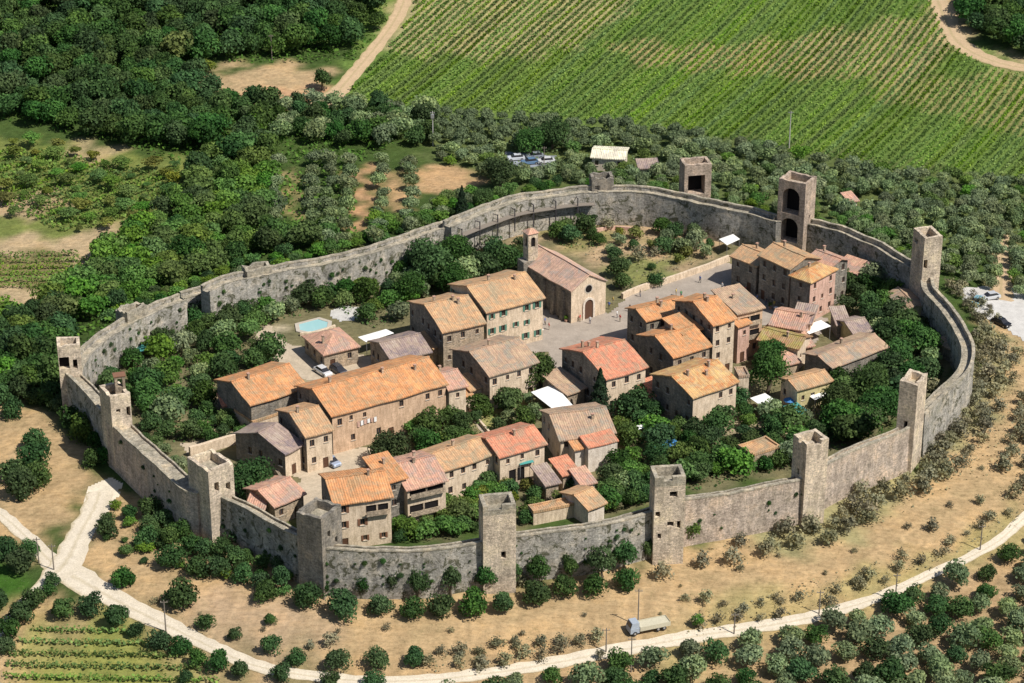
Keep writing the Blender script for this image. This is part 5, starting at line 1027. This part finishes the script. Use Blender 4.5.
undergrowth('dry_weeds', 'dry grass and weeds of the garden behind the church', [[(470,232),(590,205),(650,212),(712,232),(720,256),(690,266),(628,288),(610,270),(560,240)]], 'dry', 1.6, 0.5, 0.22)
undergrowth('dry_weeds', 'dry tufts and weeds scattered over the slope under the walls', [[(780,520),(930,460),(965,400),(985,320),(1030,350),(1000,470),(930,500),(860,535),(700,560),(640,560)],[(700,610),(960,545),(1030,500),(1030,520),(900,590),(680,640)],[(420,650),(600,630),(600,650),(420,675)]], 'dry', 1.3, 0.5, 0.2)
settle_labels()
# weeds and capers growing from the joints of the walls
for wi, cnt in ((2, 44), (0, 20), (11, 22), (10, 18), (12, 16), (13, 8), (9, 8)):
    root, P, Nn, c0, bz = WALLP[wi]; zt = RUNS[wi][3]; wd_ = RUNS[wi][2]; inner = wi in (0, 2); rr = random.Random(wi)
    for k in range(cnt):
        i = rr.randrange(1, len(P)-1); o = (-(wd_/2+0.05) if inner else wd_/2+0.12); z = rr.uniform(1.5, zt-1.6); x, y = P[i]+Nn[i]*o; r_ = rr.uniform(0.25, 0.6)*rr.choice((0.7, 1, 1.3))
        lab = {2:'dark weed tuft growing on the rough wall behind the swimming pool',0:'dark weed tuft on the inner face of the far-left curving wall',11:'weed tuft on the sagging front wall behind the bushes',10:'weed tuft on the front wall between the two tallest bright towers',12:'hanging creeper tuft on the dark front-left wall',13:'weed tuft on the dark wall below the wide wall walk',9:'weed tuft on the pinkish front wall'}[wi]
        t = tag(link('wall_weed', random.choice(KIND['bush'][0][:3]), None, (x, y, z), rr.uniform(0, 6)), lab, 'weed', 'weed tufts on the '+lab.split(' on the ')[1]); t.scale = (r_, r_, r_*rr.uniform(0.8, 1.5))
print('vegetation', len(TREES))
# ------------------------------------------------------------------ low walls, canopies, pool, cars, people, poles
def low_wall(name, label, px, h, w, mat, cat='wall'):
    P = resample([ground(*p)[:2] for p in px], 2.0); c = P[len(P)//2]; z0 = float(terrain(*c)); mb = MB(); T = np.gradient(P, axis=0); T /= np.linalg.norm(T, axis=1)[:, None]; Nn = np.stack([-T[:,1], T[:,0]], 1); prev = None; rr = random.Random(label)
    for i in range(len(P)):
        q = P[i]-c; z = float(terrain(*P[i]))-z0; hh = h+rr.uniform(-.08, .08); cur = [(*(q+Nn[i]*w/2), z-0.6), (*(q+Nn[i]*w/2), z+hh), (*(q-Nn[i]*w/2), z+hh), (*(q-Nn[i]*w/2), z-0.6)]
        if prev is not None:
            for j in range(3): mb.face([prev[j], prev[j+1], cur[j+1], cur[j]])
        if i in (0, len(P)-1): mb.face(cur if i == 0 else cur[::-1])
        prev = cur
    return tag(link(name, mb.mesh(name, [M[mat]]), None, (c[0], c[1], z0)), label, cat)
low_wall('garden_wall', 'pale low wall along the grassy bank of the piazza right of the church', [(622,299),(640,291),(668,283),(700,272),(729,261)], 1.3, 0.6, 'cream')
low_wall('yard_wall', 'pale orange wall round the walled yard beside the left tower', [(190,457),(215,450),(240,443),(248,450),(258,458)], 2.0, 0.7, 'cream')
low_wall('lane_wall', 'narrow stone wall beside the lane left of the grey-pink roofed house', [(252,436),(262,452),(276,474),(284,486)], 1.1, 0.5, 'house_stone')
low_wall('path_wall', 'small pale wall along the sloping path of the middle garden', [(470,412),(480,424),(492,438)], 0.8, 0.4, 'cream')
low_wall('terrace_wall', 'grey stone terrace wall between courtyard and corner-on grey tower', [(276,520),(290,512),(300,516)], 2.4, 1.2, 'house_stone')
low_wall('garden_wall', 'reddish low wall across the dry garden behind the church', [(596,232),(615,229),(640,232)], 0.8, 0.4, 'pink')
low_wall('garden_wall', 'low stone wall beside the pool terrace', [(300,336),(318,334),(335,328)], 0.7, 0.4, 'cream')
sheet_along('dirt_path', [(462,410),(476,420),(486,432),(494,441)], [1.6,1.6,1.6], PV['yard'])
def canopy(label, px, z, mat, name='awning', posts=True):
    P = [at(x, y, z) for x, y in px]; c = sum(P)/4; z0 = float(terrain(c[0], c[1])); c[2] = z0
    root = tag(link(name, None, None, tuple(c)), label, 'awning'); Q = [tuple(p-c) for p in P]
    cx = (0, 0, z-z0+0.18); mb = MB()
    for i in range(4):      # four panels rising slightly to a middle point
        a, b = Q[i], Q[(i+1) % 4]; area = [a, b, cx]; mb.slab(area if True else area[::-1], 0.05)
    link('canvas', mb.mesh('canvas', [M[mat]]), root)
    if posts:
        for q in Q: mb = MB(); mb.tube((q[0]*.95, q[1]*.95, 0), (q[0]*.95, q[1]*.95, q[2]-0.02), 0.05, 0.05, 6); link('post', mb.mesh('post', [M['metal']]), root)
for args in [('big white awning in front of the large brown-roofed house', [(531,392),(554,384),(578,411),(563,417)], 3.4, 'white_cloth'),
 ('white flat canopy beside the grey-roofed low building', [(358,337),(386,329),(394,333),(366,342)], 3.4, 'white_cloth'),
 ('white cafe canopy between the mossy roof and the stone sheds', [(800,327),(821,320),(831,326),(809,334)], 3.0, 'white_cloth'),
 ('cream canopy at the yellow wall of the small pink-brown roofed house', [(806,394),(821,389),(830,394),(815,400)], 2.8, 'white_cloth'),
 ('white awning right of the annex of the golden-roofed house', [(750,398),(765,393),(777,401),(764,408)], 2.8, 'white_cloth'),
 ('teal awning in the garden below the yellow-walled house', [(783,406),(797,402),(808,411),(795,418)], 2.3, 'teal'),
 ('small white canopy against the back wall left of the gate', [(719,239),(733,234),(740,239),(727,245)], 2.8, 'white_cloth'),
 ('turquoise awning on the front of the half-red roofed house', [(517,459),(531,456),(534,462),(520,465)], 4.0, 'teal'),
 ('green tarpaulin shelter among shrubs inside the far-left wall', [(135,343),(150,341),(152,349),(137,352)], 1.9, 'teal'),
 ('green awning along the left foot of the golden-roofed house', [(694,411),(712,406),(714,410),(697,416)], 2.5, 'shutter_g'),
 ('small white canopy in the garden right of the big dark conifer', [(634,426),(644,424),(647,427),(636,430)], 2.2, 'white_cloth')]: canopy(*args)
def parasol(label, x, y, mat, r=1.5):
    p = ground(x, y); root = tag(link('parasol', None, None, tuple(p)), label, 'parasol'); mb = MB(); mb.tube((0,0,0), (0,0,2.5), 0.04, 0.04, 6); link('pole', mb.mesh('pole', [M['metal']]), root)
    mb = MB(); k = 8
    for i in range(k):
        a, b = 2*math.pi*i/k, 2*math.pi*(i+1)/k; mb.slab([(r*math.cos(a), r*math.sin(a), 2.1), (r*math.cos(b), r*math.sin(b), 2.1), (0, 0, 2.65)], 0.03)
    link('canopy', mb.mesh('canopy', [M[mat]]), root)
parasol('beige parasol on the terrace in front of the palazzo', 525, 333, 'sill'); parasol('blue parasol among the vegetable gardens', 667, 452, 'blue_cloth', 1.9); parasol('turquoise parasol among the vegetable gardens', 661, 455, 'teal', 1.7)
parasol('pale green parasol on the piazza behind the balconied house', 730, 300, 'shutter_g', 1.4); parasol('white parasol on the piazza behind the balconied house', 738, 299, 'white_cloth', 1.4); parasol('blue parasol beside the teal awning', 789, 410, 'blue_cloth', 1.2)
# swimming pool
pl = [ground(*p) for p in [(300,331),(299,325),(318,320),(328,323),(327,328),(310,333)]]; c = sum(pl)/len(pl); root = tag(link('swimming_pool', None, None, tuple(c)), 'turquoise swimming pool with a pale rim above the hip-roofed house', 'pool')
m, nt, b = nodes('pool_water', 0.08, 0.5); b.inputs['Base Color'].default_value = (0.30, 0.50, 0.51, 1); bump(nt, b, noise(nt, tc(nt), 2.5, 3), 0.2, 0.05)
mb = MB(); mb.slab([(p[0]-c[0], p[1]-c[1], 0.16) for p in pl], 0.3); link('water', mb.mesh('water', [m]), root)
mb = MB(); n = len(pl)
for i in range(n):
    a = np.array(pl[i][:2]-c[:2]); b2 = np.array(pl[(i+1)%n][:2]-c[:2]); o = lambda v: v*(1+0.9/np.linalg.norm(v))
    q = [a, b2, o(b2), o(a)]; s_ = [(*v, 0.24) for v in q]; mb.slab(s_, 0.4)
link('rim', mb.mesh('rim', [M['sill']]), root)
sheet_poly('pool_terrace', [(328,314),(338,306),(362,307),(366,313),(352,320),(340,322)], PV['car'], 0.07)
# cars
def car_meshes(col, key):
    m = plain('car_paint_'+key, col, 0.25, 0.5, 0.3, 0.03)
    mb = MB(); P = [(-2.1,.35,.32),(-2.12,.62,.7),(-1.95,.72,.86),(-0.9,.78,.92),(1.6,.78,.95),(2.05,.72,.88),(2.12,.6,.5)]
    rows = []
    for (x, _, z), hw in zip(P, (.76,.84,.86,.88,.88,.86,.80)): rows.append([(x,-hw,.28),(x,-hw,z*.8),(x,-hw*.93,z),(x,hw*.93,z),(x,hw,z*.8),(x,hw,.28)])
    for a, b_ in zip(rows, rows[1:]):
        for j in range(5): mb.face([a[j], a[j+1], b_[j+1], b_[j]])
        mb.face([a[5], a[0], b_[0], b_[5]])
    mb.face(rows[0]); mb.face(rows[-1][::-1]); body = mb.mesh('body', [m])
    mb = MB(); mb.hexa([(-1.2,-.76,.9),(1.7,-.76,.92),(1.7,.76,.92),(-1.2,.76,.9),(-0.45,-.62,1.4),(1.1,-.62,1.4),(1.1,.62,1.4),(-0.45,.62,1.4)]); cab = mb.mesh('windows', [M['glass']])
    mb = MB(); mb.slab([(-0.5,-.65,1.46),(1.15,-.65,1.46),(1.15,.65,1.46),(-0.5,.65,1.46)], 0.055); top = mb.mesh('roof', [m])
    return body, cab, top
mb = MB(); mb.tube((0,-.1,0), (0,.1,0), .32, .32, 12, 0); mb.tube((0,-.11,0), (0,.11,0), .17, .17, 8, 1); WHEEL = mb.mesh('wheel', [M['tyre'], M['metal']])
mb = MB(); mb.box(-.05,.05,-.14,.14,-.07,.07); HEADL = mb.mesh('headlight', [M['white_cloth']])
def car(px, py, ang, col, key, label):
    p = ground(px, py); body, cab, top = car_meshes(col, key); root = tag(link('parked_car', None, None, (p[0], p[1], p[2]+0.07), R(ang)), label, 'car', 'parked cars')
    link('body', body, root); link('windows', cab, root); link('roof', top, root)
    for x in (-1.35, 1.3):
        for y in (-.8, .8): link('wheel', WHEEL, root, (x, y, .32))
    for y in (-.6, .6): link('headlight', HEADL, root, (-2.1, y, .62))
for a in [(323,374,128,(.75,.75,.76),'white','white car parked beside the hip-roofed low house'),(338,372,128,(.05,.055,.07),'dark','dark grey car parked next to the white car'),(331,464,130,(.35,.42,.55),'silver','silver-blue car in the courtyard by the square house'),(1001,325,128,(.02,.02,.025),'black','black car at the right edge of the sunny car park'),(977,304,60,(.25,.45,.5),'teal','pale teal car at the near end of the car park outside the right wall'),
 (990,299,20,(.6,.6,.6),'grey','light grey car on the upper edge of the car park outside the right wall'),(516,160,10,(.7,.72,.75),'white2','white car on the left of the distant car park behind the gallery wall'),(530,164,15,(.15,.25,.4),'blue','blue car in the middle of the distant car park behind the gallery wall'),(546,163,10,(.75,.75,.75),'white3','white car on the right of the distant car park behind the gallery wall'),(535,158,10,(.3,.33,.36),'grey2','grey car at the rear of the distant car park')]: car(*a)
# flatbed truck by the bottom road
p = ground(648, 630); tr = tag(link('flatbed_truck', None, None, tuple(p+[0,0,0.05]), R(20)), 'blue-and-white truck with a long cream load bed parked on the dry slope', 'truck')
mb = MB(); mb.box(-4,-2.2,-1.15,1.15,.5,1.5); mb.hexa([(-4,-1.1,1.503),(-2.2,-1.1,1.503),(-2.2,1.1,1.503),(-4,1.1,1.503),(-3.6,-1.0,2.6),(-2.2,-1.0,2.6),(-2.2,1.0,2.6),(-3.6,1.0,2.6)]); link('cab', mb.mesh('cab', [plain('truck_paint', (.33,.37,.42), .5)]), tr)
mb = MB(); mb.hexa([(-3.98,-.9,1.65),(-3.9,-.9,1.65),(-3.9,.9,1.65),(-3.98,.9,1.65),(-3.72,-.85,2.45),(-3.6,-.85,2.45),(-3.6,.85,2.45),(-3.72,.85,2.45)]); link('windscreen', mb.mesh('windscreen', [M['glass']]), tr)
mb = MB(); mb.box(-2.1,4.0,-1.2,1.2,.85,1.1); mb.box(-2.1,4,-1.25,-1.203,.8,1.7); mb.box(-2.1,4,1.203,1.25,.8,1.7); mb.box(3.95,4.0,-1.2,1.2,1.103,1.7); mb.box(-2.0,3.9,-1.15,1.15,1.103,1.55); link('load_bed', mb.mesh('load_bed', [plain('bed_paint', (.50,.46,.34), .8)]), tr)
for x in (-3.1, 1.6, 2.8):
    for y in (-1.05, 1.05): w = link('wheel', WHEEL, tr, (x, y, .45)); w.scale = (1.4, 1.4, 1.4)
tr.scale = (.86, .86, .86)
# utility poles
POLES = [(39,563,5,0),(54,570,5,0),(166,632,6,0),(606,652,4.5,0),(638,626,7,0),(631,672,6.5,0),(734,634,4,0),(819,614,4.5,0),(895,602,5.5,0),(980,550,5,0),(433,146,9,1),(789,148,9.5,1),(544,166,5,0),(272,60,7,0)]
for i, (x, y, h, big) in enumerate(sorted(POLES)):
    p = ground(x, y); mb = MB(); mb.tube((0,0,-.3), (0,0,h), .17 if big else .13, .11 if big else .08, 7)
    root = tag(link('utility_pole', None, None, tuple(p)), f'{"tall grey" if big else "slim brown"} utility pole, {ORD[i] if i else "first "}from the left edge among all the poles', 'utility pole', 'utility poles'); link('pole', mb.mesh('pole', [M['concrete' if big else 'wood']]), root)
    mb = MB(); mb.box(-.6,.6,-.05,.05,h-.45,h-.35); link('crossarm', mb.mesh('crossarm', [M['metal' if big else 'wood']]), root)
    for s in (-.5, 0, .5): mb = MB(); mb.tube((s,0,h-.348), (s,0,h-.15), .05, .03, 6); link('insulator', mb.mesh('insulator', [M['sill']]), root)
    if big and x < 500: mb = MB(); mb.box(-.4,.4,-.65,-.15,h-1.6,h-.7); link('transformer', mb.mesh('transformer', [M['metal']]), root)
# people: one body mesh each, skin-modifier grown, clothed by material
def person_meshes():
    out = []
    for pose in range(3):
        st = (0.12, 0.0, 0.22)[pose]; arm = (0.08, 0.2, 0.12)[pose]
        V = [(0,0,.95),(0,0,1.2),(0,0,1.42),(0,0,1.52),(0,0,1.66),(0,-.01,1.74),(-.19,0,1.41),(-.25,-arm*.6,1.14),(-.24,-arm*1.6,.9),(.19,0,1.41),(.25,arm*.6,1.14),(.24,arm*1.2,.9),(-.1,0,.92),(-.11,-st*.6,.5),(-.11,-st*.3+.04,.08),(-.11,-st*.3-.12,.04),(.1,0,.92),(.11,st*.6,.5),(.11,st*1.1+.03,.08),(.11,st*1.1-.12,.04)]
        E_ = [(0,1),(1,2),(2,3),(3,4),(4,5),(2,6),(6,7),(7,8),(2,9),(9,10),(10,11),(0,12),(12,13),(13,14),(14,15),(0,16),(16,17),(17,18),(18,19)]
        rad = [.15,.14,.15,.055,.095,.08,.065,.05,.035,.065,.05,.035,.095,.065,.045,.04,.095,.065,.045,.04]
        me = bpy.data.meshes.new('body'); me.from_pydata(V, E_, []); o = bpy.data.objects.new('tmp_body', me); COL.objects.link(o); md = o.modifiers.new('s', 'SKIN'); sv = me.skin_vertices[0].data
        for k, r_ in enumerate(rad): sv[k].radius = (r_, r_*(.75 if k < 3 else 1)); sv[k].use_root = k == 0
        o.modifiers.new('b', 'SUBSURF').render_levels = 1; bpy.context.view_layer.update(); ev = o.evaluated_get(bpy.context.evaluated_depsgraph_get()); bm_ = bpy.data.meshes.new_from_object(ev); bpy.data.objects.remove(o); out.append(bm_)
    return out
PB = person_meshes(); SH = [('white',(.7,.7,.68)),('red',(.5,.06,.05)),('blue',(.08,.15,.4)),('dark',(.03,.03,.04)),('yellow',(.6,.45,.1)),('green',(.08,.25,.12))]; TRS = [(.05,.06,.12),(.3,.25,.18),(.03,.03,.03)]
PM = {k: plain('shirt_'+k, c) for k, c in SH}; TM = [plain('trousers_%d' % i, c) for i, c in enumerate(TRS)]; PC = {}
def person_mesh(pose, k, t):
    if (pose, k, t) not in PC:
        me = PB[pose].copy(); me.materials.clear(); [me.materials.append(x) for x in (M['skin'], PM[k], TM[t], M['hair'])]
        for p in me.polygons:
            z = p.center.z; ax = abs(p.center.x); p.material_index = 3 if (z > 1.72 or (z > 1.6 and p.center.y > .03)) else 0 if z > 1.5 else (1 if z > .93 and not (ax > .2 and z < 1.15) else 0 if ax > .19 and z > .6 else 2)
            p.use_smooth = True
        PC[(pose, k, t)] = me
    return PC[(pose, k, t)]
PEOPLE = [(617,318,'in front of the low piazza wall'),(620,322,'beside the low piazza wall'),(609,309,'near the right corner of the church'),(604,312,'close to the church front'),(613,304,'by the church corner bank'),(559,306,'in the shade left of the church'),(557,312,'at the corner of palazzo and church'),(549,330,'at the lane below the palazzo'),(545,325,'on the palazzo terrace'),(640,297,'along the low piazza wall, left part'),(676,296,'along the low piazza wall, middle'),(681,298,'walking in the middle of the street'),(722,290,'near the parasols on the piazza'),(745,294,'before the low left part of the gate row'),(757,302,'before the door of the gate row'),(766,305,'before the middle house of the gate row'),(774,308,'outside the cafe by the gate row'),(796,318,'at the cafe tables below the hipped house'),(590,324,'on the open piazza before the church door'),(580,322,'on the open piazza, left of the church door'),(700,283,'on the street above the orange roofs'),(630,312,'at the street corner house')]
for i, (x, y, wh) in enumerate(PEOPLE):
    k = SH[i % 6][0]; p = ground(x, y); o = tag(link('person', person_mesh(i % 3, k, i % 3), None, (p[0], p[1], p[2]+0.05), random.uniform(0, 6.28)), f'{["standing","strolling","walking"][i%3]} person in a {k} top {wh}', 'person', 'people on the piazza and street'); 
for x, y, lb in ((578,318,'potted round shrub left of the church door'),(599,313,'potted round shrub right of the church door'),(566,322,'potted shrub at the shaded corner of the church'),(770,309,'potted shrub beside the cafe tables of the gate row'),(526,337,'potted shrub on the palazzo terrace')):
    p = ground(x, y); root = tag(link('potted_shrub', None, None, (p[0], p[1], p[2]+.05)), lb, 'potted plant'); mb = MB(); mb.tube((0,0,0), (0,0,.5), .28, .38, 10); link('pot', mb.mesh('pot', [M['rpink']]), root); c_ = link('foliage', random.choice(KIND['scrub'][0]), root, (0,0,.95)); c_.scale = (.55,.55,.6)
for i, (x, y) in enumerate([(776,311),(781,313),(787,316),(792,313),(535,335),(541,333)]):
    p = ground(x, y); root = tag(link('cafe_table', None, None, (p[0], p[1], p[2]+.05), i*.7), f'{ORD[i] if i else "first "}small white cafe table, counted along the {"gate row" if i < 4 else "palazzo terrace after the gate row"}', 'table', 'cafe tables'); mb = MB(); mb.tube((0,0,.70), (0,0,.74), .5, .5, 12); link('tabletop', mb.mesh('tabletop', [M['white_cloth']]), root); mb = MB(); mb.tube((0,0,0), (0,0,.697), .05, .05, 6); mb.tube((0,0,0), (0,0,.03), .25, .25, 8); link('stand', mb.mesh('stand', [M['darkwood']]), root)
# laundry on the long terrace
p0 = at(356, 421, 5.4); p1 = at(376, 415.5, 5.4); d = (p1-p0); root = tag(link('laundry_line', None, None, tuple(p0)), 'pink and white washing hung on the long orange-roofed terrace', 'laundry'); off = np.array([d[1], -d[0], 0])/np.linalg.norm(d)*0.35
mb = MB(); mb.tube(tuple(off), tuple(d+off), .02, .02, 4); link('line', mb.mesh('line', [M['wood']]), root)
for i in range(6):
    a = d*(i/6+.02)+off; b2 = d*((i+1)/6-.02)+off; h = random.uniform(.7, 1.2); e = off/np.linalg.norm(off)*.03; mb = MB(); mb.hexa([tuple(a+[0,0,-h]), tuple(b2+[0,0,-h]), tuple(b2+e+[0,0,-h]), tuple(a+e+[0,0,-h]), tuple(a-[0,0,.03]), tuple(b2-[0,0,.03]), tuple(b2+e-[0,0,.03]), tuple(a+e-[0,0,.03])]); link('cloth', mb.mesh('cloth', [M['white_cloth'] if i % 2 else M['pink']]), root)
# ------------------------------------------------------------------ sky and sun
wd = bpy.data.worlds.new('World'); SC.world = wd; wd.use_nodes = True; nt = wd.node_tree
sk = nt.nodes.new('ShaderNodeTexSky'); sk.sky_type = 'NISHITA'; sk.sun_disc = False
SUNAZ = (0.83, -0.557); EL = R(53)
sk.sun_elevation = EL; sk.sun_rotation = math.atan2(SUNAZ[0], SUNAZ[1]); sk.air_density = 1.0; sk.dust_density = 1.0
nt.links.new(sk.outputs[0], nt.nodes['Background'].inputs[0]); nt.nodes['Background'].inputs[1].default_value = 0.072
sl = bpy.data.lights.new('sun', 'SUN'); sl.energy = 4.6; sl.angle = R(0.53); sl.color = (1, 0.955, 0.885)
so = link('sun', sl); v = Vector((SUNAZ[0]*math.cos(EL), SUNAZ[1]*math.cos(EL), math.sin(EL))); so.rotation_euler = v.to_track_quat('Z', 'Y').to_euler()
SC.view_settings.view_transform = 'Standard'; SC.view_settings.look = 'None'; SC.view_settings.exposure = 0.3; SC.view_settings.gamma = 1.0
SC.view_settings.use_curve_mapping = False
